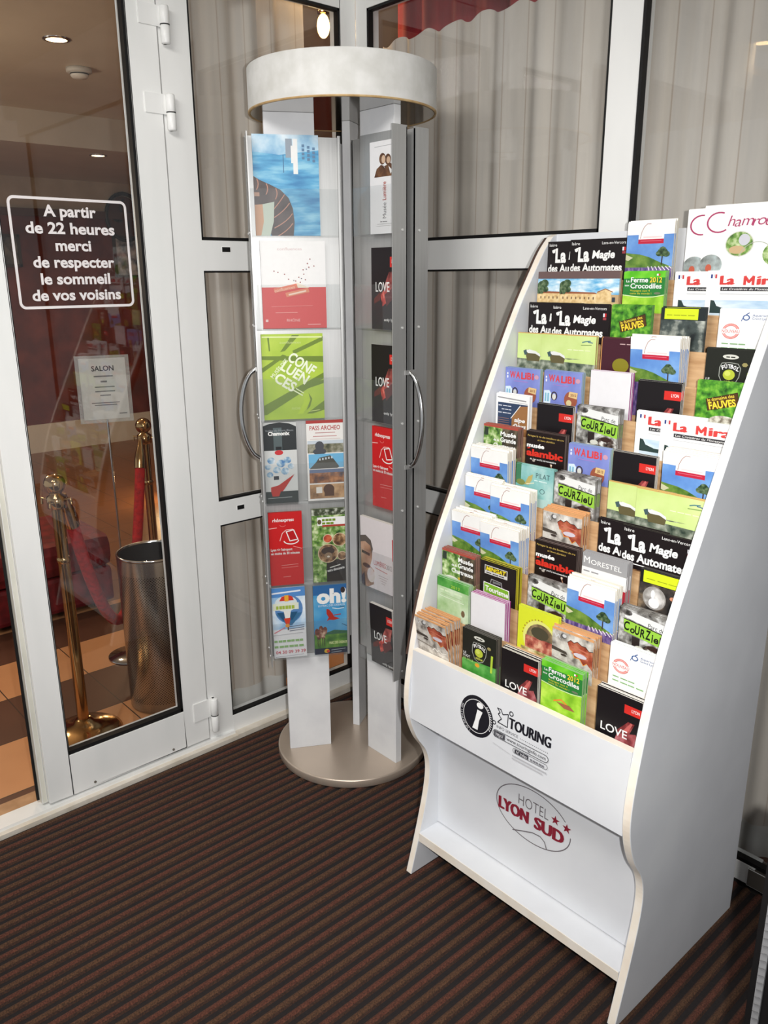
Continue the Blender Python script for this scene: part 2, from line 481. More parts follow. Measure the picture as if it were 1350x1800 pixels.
def art_limebox(a):
    a.R(0, 0, 1, a.H, mottle('printed dark misty photograph', [(28, 34, 36), (66, 76, 74), (186, 190, 180)], 30.0))
    a.R(0, 0, 1, .3, (34, 42, 44))
    a.R(.08, .02, .84, .28, LIME); a.W(.13, .78, .19, .04, (150, 160, 30), 4)
def art_nouveau(a):
    a.R(0, 0, 1, a.H, WH)
    b = (36, 78, 140)
    a.ring(.54, .18, .06, .055, .022, b, 20); a.line([(.54, .11), (.59, .07)], .02, b); a.line([(.47, .2), (.45, .26)], .015, b)
    a.T('Aquarium', .66, .97, .15, .05, b); a.T('Grand Lyon', .66, .97, .22, .05, b)
    r = (206, 92, 86)
    a.ring(.26, .5, .17, .17, .014, r, 28); a.ring(.26, .5, .13, .13, .01, r, 28)
    a.R(.07, .45, .45, .55, WH); a.T('NOUVEAU', .08, .44, .535, .07, r, .01)
    a.ring(.26, .5, .15, .15, .03, (226, 160, 154), 14, PI * 1.15, PI * 1.85); a.ring(.26, .5, .15, .15, .03, (226, 160, 154), 14, PI * .15, PI * .85)
    a.W(.1, .62, .8, .05, (130, 170, 120), 3); a.W(.1, .8, .9, .05, (130, 176, 120), 4)
def art_bridge(a):
    a.R(0, 0, 1, a.H, PALEGRN)
    a.R(0, .0, 1, .012, (206, 160, 92))
    a.R(0, .42, 1, a.H, mottle('printed river bank', [(48, 62, 52), (110, 120, 104), (176, 180, 166)], 50.0))
    a.poly([(0, .36), (.2, .39), (.5, .44), (.75, .42), (1, .4), (1, .5), (0, .48)], PALEGRN)
    a.poly([(.16, .34), (.22, .31), (.34, .33), (.42, .36), (.46, .42), (.44, .52), (.2, .52), (.18, .44)], (96, 88, 58))
    a.poly([(.16, .33), (.24, .31), (.36, .33), (.45, .38), (.46, .43), (.36, .38), (.22, .38)], (222, 224, 222))
    a.poly([(.12, .34), (.18, .31), (.2, .4), (.15, .42)], (66, 88, 92))
    a.line([(.76, .12), (.82, .1), (.9, .09)], .018, (70, 120, 130)); a.line([(.74, .17), (.92, .16)], .014, (120, 150, 80)); a.line([(.86, .11), (.94, .12)], .014, (52, 96, 140))
    a.W(.5, .92, .27, .028, (226, 232, 190), 4)
def art_plum(a):
    a.R(0, 0, 1, a.H, (66, 28, 40)); a.W(.5, .86, .16, .045, (190, 160, 160), 2)
    a.E(.55, .74, .22, .2, (132, 124, 34)); a.R(.0, 0, .02, a.H, (206, 150, 90))
def art_futbol(a):
    a.R(0, 0, 1, a.H, (30, 32, 26))
    a.E(.5, .17, .16, .055, (206, 206, 196)); a.W(.41, .6, .19, .05, (40, 40, 34), 2)
    pts = [(.3, .42), (.34, .32), (.5, .3), (.66, .32), (.72, .42), (.7, .62), (.62, .8), (.5, .86), (.38, .8), (.3, .62), (.3, .42)]
    a.line(pts, .016, (150, 154, 146))
    for ch, u, v, q in (('F', .365, .47, .35), ('Ú', .415, .44, .2), ('T', .475, .43, .05), ('B', .525, .43, -.05), ('O', .58, .445, -.2), ('L', .64, .47, -.35)): a.T(ch, u - .01, u + .045, v, .085, WH, .03, 0, q)
    a.E(.5, .58, .12, .12, (176, 188, 60)); a.E(.47, .55, .06, .06, (200, 208, 96))
    a.T('ARENA', .4, .62, .78, .06, (196, 200, 90), .02)
    a.poly([(0, .9), (1, .82), (1, a.H), (0, a.H)], GRNPIC)
    a.T('LE', .04, .12, .74, .06, WH); a.T('FOOT', .04, .24, .83, .07, WH); a.T('EN SALLE', .04, .34, .91, .06, (170, 206, 120))
    a.E(.46, .95, .07, .06, (214, 150, 40), 8); a.poly([(.86, .5), (.92, .5), (.9, 1), (.84, 1)], (170, 196, 60)); a.E(.8, .33, .06, .05, (150, 140, 90), 6)
def art_walibi(a):
    a.R(0, 0, 1, a.H, mottle('printed violet blue', [(104, 114, 180), (118, 130, 196), (134, 146, 208)], 12.0))
    r = (206, 66, 72)
    for ch, u, v in (('W', .13, .27), ('A', .31, .27), ('L', .46, .28), ('i', .57, .27), ('B', .63, .275), ('i', .77, .275)): a.T(ch, u, u + (.17 if ch == 'W' else .05 if ch == 'i' else .12), v, .17, r, .035)
    a.R(.05, .14, .085, .19, WH); a.E(.07, .25, .02, .04, (226, 226, 240)); a.E(.9, .2, .06, .06, (196, 150, 170))
    a.line([(.26, .35), (.66, .355)], .012, (176, 120, 190))
    a.poly([(.02, .52), (.16, .5), (.22, .58), (.2, .85), (.02, .85)], (206, 222, 232)); a.R(.05, .58, .09, .8, (120, 176, 200)); a.R(.12, .58, .16, .8, (120, 176, 200))
    a.ring(.3, .64, .07, .1, .03, (60, 50, 56), 14); a.E(.3, .66, .05, .08, (206, 206, 200))
    a.E(.74, .7, .17, .22, (150, 84, 62)); a.poly([(.7, .48), (.92, .5), (.9, .66), (.68, .62)], (214, 184, 130)); a.T('2012', .73, .88, .6, .06, (120, 60, 40), .02); a.E(.7, .78, .07, .08, (206, 190, 140))
def art_blank(a):
    a.R(0, 0, 1, a.H, (222, 221, 224))
def art_lyon(a):
    a.R(0, 0, 1, a.H, (22, 18, 21))
    a.poly([(.46, .98), (.72, .62), (.86, .62), (.74, 1.0)], mottle('printed dim red trails', [(60, 18, 22), (120, 40, 42), (170, 84, 82)], 40.0)); a.poly([(.62, .9), (.78, .62), (.82, .64), (.72, .92)], (190, 96, 92))
    a.poly([(.5, 1.02), (.9, .86), (1, 1.1), (.8, 1.5), (.4, 1.4)], mottle('printed rose glow', [(60, 20, 26), (150, 70, 74), (200, 130, 134)], 30.0))
    a.R(.62, .2, 1.0, .42, (204, 46, 40)); a.T('LYON', .78, .95, .34, .075, WH, .01)
    a.T('LOVE', .12, .72, 1.08, .2, WH, .01)
def art_alpe(a):
    a.R(0, 0, 1, a.H, WH); a.line([(.05, .1), (.9, .14)], .035, (150, 150, 152)); a.line([(.4, .19), (.94, .21)], .02, (176, 176, 180))
    a.R(.06, .24, .96, a.H, (48, 64, 92))
    a.poly([(.5, .62), (.72, .3), (.96, .27), (.96, a.H), (.44, a.H)], (150, 106, 66)); a.line([(.47, .66), (.74, .28)], .02, WH)
    for i, q in enumerate((.34, .44, .54)): a.W(.08 + .1 * (i == 1), .5, q, .045, (206, 210, 220), 3)
    for q in (.68, .74, .8, .86): a.line([(.08, q), (.42, q)], .014, (150, 110, 100))
    a.T('alpe', .58, .9, .74, .11, WH, .03, .15); a.T("d'Huez", .54, .94, .9, .1, WH, .03, .15)
def art_chartreuse(a):
    a.R(0, 0, 1, a.H, LEAFY2); a.R(.55, .05, 1, .8, mottle('printed dark cloister', [(30, 28, 26), (70, 62, 50), (120, 108, 84)], 40.0)); a.R(0, 0, 1, .06, (168, 72, 60)); a.R(.02, .08, .14, .3, (40, 52, 40))
    for i, (t, u, q) in enumerate((('Musée', .5, .26), ('de la', .3, .42), ('Grande', .5, .42), ('Chartreuse', .3, .6))): a.T(t, u, .46 if t == 'de la' else .95, q, .12 if t != 'de la' else .06, WH, .03)
    a.E(.3, .84, .25, .12, (226, 226, 214)); a.E(.62, .9, .06, .14, (90, 66, 46)); a.R(.5, .7, .56, .84, (206, 176, 60))
def art_alambic(a):
    a.R(0, 0, 1, a.H, (26, 15, 14))
    a.T('Partagez la vie des bouilleurs de cru', .03, .96, .13, .045, (206, 176, 90), 0, .15); a.T('et leurs alambics', .3, .74, .22, .045, (206, 176, 90), 0, .15)
    a.T('musée', .02, .48, .4, .1, WH, .04); a.T('alambic', .02, .96, .62, .16, (206, 48, 34), .045); a.line([(.05, .44), (.1, .42)], .03, (206, 48, 34))
    a.T('du 1er avril à mi-novembre', .12, .8, .72, .045, WH, .01)
    a.line([(.66, .76), (.7, .86), (.76, .96)], .02, (190, 140, 110)); a.E(.68, .78, .025, .03, (220, 200, 180), 8); a.E(.22, .74, .04, .03, (170, 160, 150), 8)
def art_pilat(a):
    a.R(0, 0, 1, a.H, mottle('printed teal water', [(96, 160, 160), (136, 186, 184), (176, 206, 202)], 16.0))
    a.R(0, 0, .14, .5, (60, 116, 84)); a.T('PILAT', .54, .9, .28, .13, (58, 84, 86), 0); a.W(.5, .86, .36, .04, (210, 226, 224), 3)
    a.poly([(.24, .5), (.34, .28), (.46, .2), (.44, .34), (.36, .5)], (176, 160, 96)); a.E(.14, .46, .12, .08, (120, 130, 70), 10); a.line([(.3, .48), (.5, .42)], .02, (226, 220, 190)); a.ring(.72, .6, .06, .06, .012, (60, 84, 86), 14)
    a.R(0, .8, 1, a.H, (170, 200, 196))
def art_courzieu(a):
    a.R(0, 0, 1, a.H, GREYPIC)
    a.poly([(.1, .04), (1, .14), (1, .36), (.12, .22)], (222, 223, 222)); a.E(.16, .1, .11, .07, mottle('printed wolf', [(50, 48, 46), (110, 106, 104), (168, 166, 164)], 80.0), 12)
    a.T('Parc de', .6, .93, .3, .1, (40, 40, 38), 0, 0, -.08)
    a.poly([(.1, .26), (1, .38), (1, .7), (.12, .56)], (146, 196, 66)); a.line([(.1, .255), (1, .375)], .02, (22, 26, 16))
    for i, (ch, u, wd, c) in enumerate((('C', .11, .12, .2), ('o', .245, .1, .16), ('U', .345, .1, .2), ('R', .455, .1, .19), ('Z', .565, .11, .21), ('i', .69, .035, .19), ('e', .735, .1, .16), ('U', .85, .11, .19))): a.T(ch, u, u + wd, .5 + u * .135 + (.012 if i % 2 else 0), c, (24, 28, 16), .03, .1)
    a.R(.3, .62, .46, .9, (42, 34, 32)); a.E(.76, .86, .24, .17, BIRDPIC, 18); a.E(.46, .86, .1, .06, (206, 206, 196), 12); a.E(.74, .76, .13, .06, (56, 36, 32), 12)
    a.R(0, 1.0, 1, a.H, GREYPIC)
def art_savage(a):
    a.R(0, 0, 1, a.H, mottle('printed pale big cat', [(110, 104, 98), (186, 180, 172), (222, 218, 210)], 45.0))
    a.R(0, 0, 1, .05, (214, 158, 108)); a.E(.28, .16, .07, .07, (80, 78, 78), 10); a.E(.3, .15, .05, .05, (206, 206, 206), 10); a.line([(.04, .1), (.1, .24), (.16, .16), (.2, .26)], .02, (206, 206, 206))
    z = [(.38, .28), (.46, .2), (.54, .24), (.62, .18), (.72, .24), (.82, .24), (.9, .32), (1, .3), (1, .8), (.86, .66), (.78, .74), (.68, .6), (.56, .62), (.52, .48), (.44, .44)]
    a.poly(z, mottle('printed rust banner', [(128, 48, 34), (164, 76, 52), (190, 120, 90)], 50.0)); a.line(z[:9], .016, (58, 46, 40)); a.line(z[9:], .016, (230, 150, 60))
    for i in range(3): a.line([(.5, .33 + i * .09), (.88, .38 + i * .09)], .03, (196, 110, 90))
    a.E(.7, .52, .16, .06, (206, 196, 206), 12); a.poly([(.0, .5), (.36, .55), (.4, .62), (0, .6)], (70, 62, 56)); a.E(.3, .66, .08, .03, (60, 50, 46), 10)
    a.line([(.0, .8), (.5, .86)], .03, (130, 120, 110)); a.line([(.5, .93), (.58, .86), (.64, .93), (.72, .87), (.8, .94), (.94, .9)], .03, (232, 228, 220))
def art_morestel(a):
    a.R(0, 0, 1, a.H, (150, 150, 152)); a.T('M', .04, .17, .24, .16, WH, 0); a.T('ORESTEL', .2, .88, .245, .115, WH, 0)
    a.R(0, .34, 1, .68, (224, 223, 222)); a.W(.04, .4, .45, .06, (140, 140, 144), 2); a.R(0, .68, 1, a.H, (190, 52, 66))
def art_metal(a):
    a.R(0, 0, 1, a.H, mottle('printed dark cave', [(20, 20, 22), (60, 54, 50), (140, 120, 96)], 30.0)); a.R(0, 0, 1, .36, (22, 24, 26))
    a.R(.08, .02, 1, .34, LIME); a.W(.16, .94, .24, .04, (150, 160, 30), 3)
    a.E(.38, .72, .28, .32, (150, 146, 142)); a.E(.38, .72, .25, .29, mottle('printed silver ball', [(58, 54, 52), (150, 146, 142), (232, 230, 228)], 22.0)); a.E(.38, .86, .13, .14, (226, 226, 228), 14); a.E(.34, .62, .05, .12, (232, 232, 232), 10)
    a.E(.82, .6, .08, .06, (206, 140, 110), 8)
def art_mingat(a):
    a.R(0, 0, 1, a.H, (28, 24, 22))
    a.R(.12, .11, .76, .35, (200, 200, 196)); a.R(.14, .13, .74, .26, (60, 50, 30)); a.T('MINGAT', .16, .72, .25, .1, (226, 206, 40), .04, .2); a.W(.17, .71, .325, .05, (60, 60, 60), 3)
    a.line([(.3, .56), (.32, .46), (.6, .48), (.62, .6)], .02, (150, 150, 150)); a.R(.36, .5, .58, .56, (110, 112, 112))
    a.poly([(.1, .58), (.82, .62), (.84, .92), (.1, .88)], WH); a.poly([(.12, .6), (.8, .64), (.82, .9), (.12, .86)], (120, 172, 46)); a.T('Tourisme', .15, .8, .8, .13, WH, .03, 0, -.04)
def art_greenleaf(a):
    a.R(0, 0, 1, a.H, mottle('printed faded meadow', [(140, 178, 120), (176, 204, 160), (206, 222, 196)], 18.0)); a.R(0, 0, 1, .26, GRNPIC)
    a.T('2012', .44, .72, .22, .08, (170, 200, 60)); a.W(.1, .84, .38, .09, (206, 224, 190), 5); a.line([(.12, .46), (.8, .48)], .02, (170, 190, 150)); a.line([(.1, .54), (.86, .57)], .02, (214, 226, 204)); a.E(.84, .86, .06, .1, (110, 90, 66), 8)
def art_museeg(a):
    a.R(0, 0, 1, a.H, (206, 214, 46)); a.E(.56, .74, .42, .5, (214, 214, 120)); a.E(.58, .74, .36, .42, mottle('printed vaulted cellar', [(58, 50, 40), (110, 92, 66), (170, 150, 110)], 30.0))
    a.R(.2, .7, .96, 1.02, mottle('printed red carvings', [(120, 46, 40), (176, 96, 80), (214, 170, 140)], 60.0)); a.E(.56, .56, .22, .16, (70, 66, 50), 14)
    for i in range(9):
        q = PI * (1.05 + .06 * i); a.E(.56 + .44 * math.cos(q), .74 + .52 * math.sin(q), .016, .018, (150, 96, 50), 6)
    a.R(.1, 1.02, 1, a.H, mottle('printed straw', [(120, 110, 60), (176, 166, 110), (226, 220, 190)], 60.0))
# --- covers on the rotating stand
def art_blue(a):
    a.R(0, 0, 1, a.H, WATERPIC); a.R(0, 0, 1, .34, SKYTOP); a.poly([(0, .26), (.4, .3), (1, .22), (1, .5), (0, .5)], WATERPIC)
    a.R(.5, .06, .6, .34, (150, 160, 172)); a.R(.58, .16, .68, .42, WH); a.R(.61, .06, .68, .58, WH); a.line([(.46, .3), (.46, .56)], .012, (70, 110, 150))
    for i in range(3):
        for k in range(4): a.R(.745 + .08 * i, .14 + .06 * k + .02 * i, .785 + .08 * i, .18 + .06 * k + .02 * i, (96, 128, 160))
    dk = mottle('printed dark striped jacket', [(62, 52, 54), (84, 72, 72), (104, 90, 88)], 20.0)
    a.poly([(0, .62), (.1, .68), (.24, .74), (.4, .82), (.52, .94), (.58, 1.1), (.6, 1.3), (.58, a.H), (.24, a.H), (.1, 1.1), (0, 1.05)], dk)
    def arc(p0, p1, p2, wd):
        a.line([((1 - t) ** 2 * p0[0] + 2 * t * (1 - t) * p1[0] + t * t * p2[0], (1 - t) ** 2 * p0[1] + 2 * t * (1 - t) * p1[1] + t * t * p2[1]) for t in (0, .25, .5, .75, 1)], wd, (190, 138, 120))
    for q in ((.05, .66), (.19, .73), (.33, .80)): arc(q, (q[0] + .04, q[1] + .08), (q[0] - .01, q[1] + .16), .014)
    for q in ((.46, .89), (.53, 1.02), (.57, 1.18), (.57, 1.33)): arc(q, (q[0] - .08, q[1] + .12), (.29, q[1] + .22), .014)
    a.poly([(0, 1.05), (.12, 1.04), (.14, 1.3), (.08, a.H), (0, a.H)], (206, 160, 130)); a.poly([(.12, 1.04), (.3, 1.0), (.28, 1.3), (.22, a.H), (.08, a.H), (.13, 1.3)], (196, 206, 192)); a.R(0, .86, .08, .92, (190, 150, 130))
def art_confl(a):
    a.R(0, 0, 1, a.H, (232, 231, 230)); a.R(0, .74, 1, a.H, (212, 62, 62))
    a.T('confluences', .26, .64, .15, .045, (206, 180, 180))
    for u, v in ((.2, .48), (.26, .5), (.36, .53), (.42, .61), (.53, .64), (.58, .58), (.6, .66), (.66, .53), (.68, .62), (.65, .46), (.72, .36), (.76, .29), (.82, .4), (.74, .42)): a.E(u, v, .011, .011, (150, 80, 80), 6)
    for u, v in ((.7, .45), (.62, .6), (.5, .63)): a.E(u, v, .009, .009, (70, 60, 80), 6)
    a.poly([(.18, .76), (.54, .68), (.56, .75), (.2, .83)], (222, 120, 90)); a.poly([(.36, .83), (.72, .75), (.74, .82), (.38, .9)], (222, 130, 96)); a.poly([(.54, .66), (.74, .75), (.56, .75)], (232, 220, 200))
    a.T('confluences', .2, .52, .82, .05, (240, 200, 180), 0, 0, .2); a.line([(.42, .86), (.68, .80)], .025, (240, 210, 190))
    a.line([(.14, 1.05), (.78, 1.04)], .012, (226, 110, 106)); a.line([(.2, 1.15), (.54, 1.15)], .012, (232, 140, 136)); a.T('RHÔNE', .37, .58, 1.3, .045, (240, 190, 186)); a.line([(.7, 1.35), (.9, 1.35)], .01, (240, 180, 176)); a.R(.04, 1.26, .08, 1.3, (240, 200, 196))
def art_green(a):
    g1, g2 = (158, 186, 30), (104, 130, 26)
    a.R(0, 0, 1, a.H, mottle('printed yellow green', [(150, 182, 24), (164, 194, 34), (178, 204, 52)], 10.0))
    for P in ([(.3, .3), (.5, .02), (.62, .02), (.38, .28)], [(.5, .28), (1, .05), (1, .12), (.52, .34)], [(.1, .05), (.13, .05), (.14, .28), (.12, .28)], [(0, .36), (1, .38), (1, .48), (.0, .42)], [(0, .56), (.34, .34), (.4, .36), (0, .64)], [(0, 1.2), (1, .66), (1, .76), (.04, 1.36), (0, 1.36)], [(.6, .9), (1, .78), (1, .84), (.62, .96)], [(.7, 1.36), (1, 1.14), (1, 1.3), (.8, 1.36)], [(.74, 1.0), (.8, 1.1), (.76, 1.24), (.7, 1.3), (.77, 1.12)]): a.poly(P, g2)
    a.poly([(.66, 1.0), (.74, 1.0), (.76, 1.14), (.64, 1.36), (.55, 1.36), (.66, 1.16)], (176, 206, 40))
    a.line([(.02, .045), (.98, .06)], .02, (226, 236, 170)); a.T('confluences', .3, .64, .16, .04, (206, 220, 140))
    q = -.60
    a.T('CONF', .405, .89, .43, .16, (234, 240, 214), .03, 0, q); a.T('LUEN', .285, .77, .58, .16, (234, 240, 214), .03, 0, q); a.T('CES', .17, .54, .77, .16, (234, 240, 214), .03, 0, q)
    a.T('MUSÉE DES', .17, .56, .74, .06, (226, 236, 190), .02, 0, .86)
    a.line([(.5, .95), (.64, 1.04)], .02, (226, 236, 190)); a.line([(.54, .92), (.66, 1.0)], .016, (226, 236, 190)); a.T('RHÔNE', .46, .6, 1.28, .04, (196, 214, 120)); a.line([(.74, 1.32), (.92, 1.3)], .01, (206, 220, 130))
def art_chamonix(a):
    a.R(0, 0, 1, a.H, (206, 208, 206)); a.poly([(0, .1), (.2, .03), (.5, 0), (.8, .04), (1, .14), (1, .88), (0, .88)], (44, 48, 50)); a.R(.3, .16, .56, .88, (84, 96, 98))
    a.T('Vallée du Mont-Blanc', .06, .92, .28, .06, (150, 156, 160)); a.T('Chamonix', .14, .8, .4, .11, WH, .04)
    a.R(.36, .76, .54, .86, (30, 30, 34)); a.E(.45, .95, .13, .08, (196, 50, 54)); 
    for u, v, r in ((.2, 1.2, .12), (.5, 1.3, .14), (.7, 1.2, .12), (.1, 1.4, .1), (.36, 1.5, .12), (.62, 1.55, .13), (.15, 1.65, .1), (.8, 1.4, .1)): a.E(u, v, r, r * .9, mottle('printed blue snow', [(70, 120, 170), (150, 180, 200), (220, 226, 230)], 60.0), 10)
    a.R(.26, 1.7, .42, 1.82, (50, 56, 64)); a.poly([(.16, 2.06), (.4, 2.0), (.9, 1.66), (.6, 2.1), (.4, 2.36), (.16, 2.3)], (176, 52, 44)); a.R(.0, 2.2, 1, a.H, (52, 60, 60)); a.poly([(.16, 2.2), (.5, 2.1), (.4, 2.36), (.2, 2.36)], (176, 52, 44)); a.line([(.05, 2.42), (.8, 2.4)], .02, (150, 156, 156))
def art_archeo(a):
    a.R(0, 0, 1, a.H, (232, 230, 226)); a.R(0, 0, 1, .09, (176, 60, 56)); a.T('PASS ARCHEO', .09, .9, .28, .12, (176, 56, 56), .015)
    a.line([(.24, .36), (.76, .36)], .025, (190, 150, 148)); a.line([(.18, .46), (.8, .46)], .025, (196, 150, 148)); a.line([(.1, .54), (.9, .54)], .015, (206, 190, 186))
    a.R(.02, .62, 1, .94, mottle('printed hillside', [(66, 70, 52), (120, 118, 96), (176, 174, 160)], 40.0)); a.R(.02, .58, 1, .68, (196, 206, 214)); a.E(.34, .74, .12, .14, (76, 78, 84), 12); a.E(.34, .9, .18, .1, (76, 78, 84), 12)
    a.R(.04, .97, 1, 1.38, (110, 176, 214)); a.poly([(.06, 1.4), (.24, 1.2), (.32, 1.08), (.62, 1.02), (.7, 1.12), (.86, 1.36), (.8, 1.4)], (80, 80, 74)); 
    for i in range(5): a.R(.32 + .08 * i, 1.1 - .012 * i, .36 + .08 * i, 1.16 - .012 * i, (190, 200, 206))
    a.R(.05, 1.42, 1, 1.82, mottle('printed excavation', [(48, 44, 56), (130, 84, 56), (190, 130, 84)], 40.0)); a.R(.05, 1.42, 1, 1.52, (96, 110, 140))
    a.R(.05, 1.86, 1, 2.28, mottle('printed stone hall', [(110, 80, 56), (186, 146, 104), (214, 180, 140)], 20.0)); a.R(.22, 1.94, .38, 2.12, (226, 222, 214)); a.E(.56, 2.02, .15, .16, (84, 56, 40), 12); a.R(.44, 2.06, .7, 2.22, (84, 56, 40))
def art_express(a):
    a.R(0, 0, 1, a.H, (196, 26, 28)); a.T('rhônexpress', .12, .76, .29, .1, WH, .02, .15); a.line([(.0, .5), (.24, .48)], .025, (232, 170, 166)); a.ring(.42, .4, .08, .05, .012, (226, 130, 126), 12, 0, PI)
    a.poly([(.52, .62), (.72, .58), (.84, .86), (.62, .92)], (180, 20, 24)); a.line([(.52, .62), (.74, .57), (.86, .88), (.62, .92), (.52, .62)], .03, WH); a.line([(.32, .9), (.4, .66), (.52, .56), (.72, .55)], .022, (236, 190, 186)); a.ring(.66, .9, .22, .12, .03, WH, 16, .1, PI * .95)
    a.line([(.72, 1.1), (.96, 1.18)], .022, (232, 150, 146))
    a.T("Lyon <> l'aéroport", .04, .68, 1.22, .075, WH, .025); a.T('en moins de 30 minutes', .04, .9, 1.34, .075, WH, .025)
    a.line([(.34, 1.7), (.84, 1.68)], .015, (226, 150, 146)); a.line([(.34, 1.78), (.84, 1.76)], .015, (226, 130, 126)); a.line([(.38, 2.08), (.6, 2.07)], .015, (226, 150, 146))
def art_zoo(a):
    a.R(0, 0, 1, a.H, LEAFY2); a.R(0, 0, 1, .2, mottle('printed dark canopy', [(20, 26, 16), (70, 80, 54), (196, 200, 186)], 70.0)); a.R(.16, .26, 1, .52, WH); a.W(.3, .7, .385, .13, (110, 140, 30), 4); a.W(.3, .66, .485, .12, (110, 140, 30), 3); a.R(.3, .5, 1, .56, (170, 60, 50)); a.E(.22, .4, .06, .08, (90, 80, 50), 8)
    a.R(.4, 1.6, 1, a.H, (34, 28, 24))
    for u, v, r, m in ((.45, 1.4, .28, BROWNPIC), (.45, .93, .12, mottle('printed red fruit', [(150, 50, 30), (190, 80, 50), (206, 110, 70)], 60.0)), (.8, .98, .19, BROWNPIC), (.86, 1.5, .12, BROWNPIC)): a.E(u, v, r + .02, r + .02, (214, 190, 160)); a.E(u, v, r, r, m)
    a.E(.45, 1.32, .2, .12, (60, 44, 36), 14); a.E(.46, 1.47, .12, .1, (140, 116, 92), 12); a.E(.46, 1.5, .045, .03, (210, 200, 186), 8)
    a.poly([(.38, 1.9), (.94, 1.76), (.96, 1.96), (.42, 2.1)], (20, 18, 18)); a.T('votre découverte', .42, .94, 2.0, .08, WH, .02, 0, .18); a.line([(.5, 1.86), (.8, 1.78)], .03, (206, 206, 200))
def art_balloon(a):
    a.R(0, 0, 1, a.H, mottle('printed sky haze', [(140, 186, 226), (190, 214, 236), (232, 240, 246)], 14.0)); a.R(0, 0, 1, .3, (84, 138, 200)); a.line([(.02, .17), (.86, .12)], .05, (226, 232, 240)); a.R(0, 1.36, 1, a.H, (230, 230, 232))
    a.E(.5, .7, .42, .46, (88, 132, 186)); a.poly([(.1, .84), (.9, .84), (.58, 1.24), (.44, 1.24)], (60, 110, 150)); a.E(.42, .52, .34, .26, (214, 224, 226)); a.R(.02, .5, .8, .72, (222, 226, 206)); a.W(.12, .68, .69, .2, (160, 182, 70), 6)
    a.poly([(.22, .42), (.3, .28), (.5, .24), (.62, .3), (.66, .42)], (206, 60, 46)); a.R(.38, .24, .5, .44, (236, 170, 50)); a.poly([(.14, .8), (.76, .8), (.6, 1.06), (.32, 1.06)], (40, 84, 120)); a.poly([(.34, .74), (.56, .74), (.52, 1.0), (.38, 1.0)], (226, 226, 220)); a.poly([(.34, 1.0), (.54, .98), (.5, 1.2), (.4, 1.2)], (206, 66, 46)); a.E(.44, 1.24, .07, .06, (226, 150, 60), 10)
    a.line([(.46, 1.3), (.46, 1.38)], .04, (90, 60, 40)); a.line([(.04, 1.46), (.36, 1.3)], .03, (214, 120, 130))
    for i in range(3): a.line([(.5, 1.28 + .07 * i), (.94, 1.25 + .07 * i)], .02, (90, 96, 120))
    a.line([(.0, 1.54), (.9, 1.5)], .016, (176, 176, 180)); a.W(.02, .92, 1.78, .13, (140, 180, 116), 7); a.W(.02, .92, 1.96, .13, (140, 180, 116), 6); a.T('04 50 09 39 39', .06, .96, 2.16, .1, (196, 70, 86), .01); a.line([(.04, 2.26), (.9, 2.22)], .016, (170, 170, 180))
def art_oh(a):
    a.R(0, 0, 1, a.H, mottle('printed deep blue sky', [(46, 120, 180), (70, 150, 200), (120, 186, 216)], 6.0)); a.R(0, 0, 1, .3, (48, 100, 156))
    a.T('oh!', .1, .98, .56, .42, WH, .05, 0, 0); a.E(.88, .18, .07, .1, (60, 50, 50), 10); a.T('LE PARC DES OISEAUX', .14, .94, .68, .06, (206, 222, 236), .01)
    r = (170, 50, 40)
    a.poly([(.38, .76), (.46, .78), (.56, .92), (.6, 1.02), (.78, 1.1), (.6, 1.14), (.46, 1.12), (.38, 1.16), (.44, 1.04), (.38, .92)], r); a.line([(.6, .98), (.8, .96)], .03, r)
    a.line([(.56, .74), (.72, .78), (.9, .76)], .022, (220, 230, 236)); a.line([(.78, .72), (.92, .72)], .016, (60, 70, 80)); a.line([(.84, 1.28), (.98, 1.36)], .02, (50, 80, 110))
    a.R(0, 1.56, 1, 2.2, mottle('printed green lawn', [(40, 90, 30), (80, 130, 44), (130, 170, 66)], 30.0)); a.poly([(.3, 1.56), (.6, 1.46), (1, 1.52), (1, 1.6), (.3, 1.6)], (50, 96, 70))
    for u, v in ((.08, 1.5), (.2, 1.42), (.32, 1.46), (.26, 1.6), (.14, 1.62)): a.E(u, v, .07, .13, mottle('printed wading birds', [(60, 30, 26), (120, 66, 52), (206, 176, 150)], 60.0), 10)
    for u in (.1, .16, .24, .3): a.line([(u, 1.7), (u, 1.96)], .02, (60, 44, 40))
    a.T('PARC DES OISEAUX', .44, .98, 1.92, .08, (226, 232, 170), .02); a.R(0, 2.04, 1, a.H, (22, 34, 56)); a.E(.36, 2.14, .08, .07, (206, 170, 40), 10); a.E(.4, 2.15, .05, .05, (196, 60, 40), 10); a.line([(.5, 2.12), (.92, 2.1)], .02, (150, 160, 170)); a.line([(.5, 2.2), (.8, 2.18)], .02, (150, 160, 170))
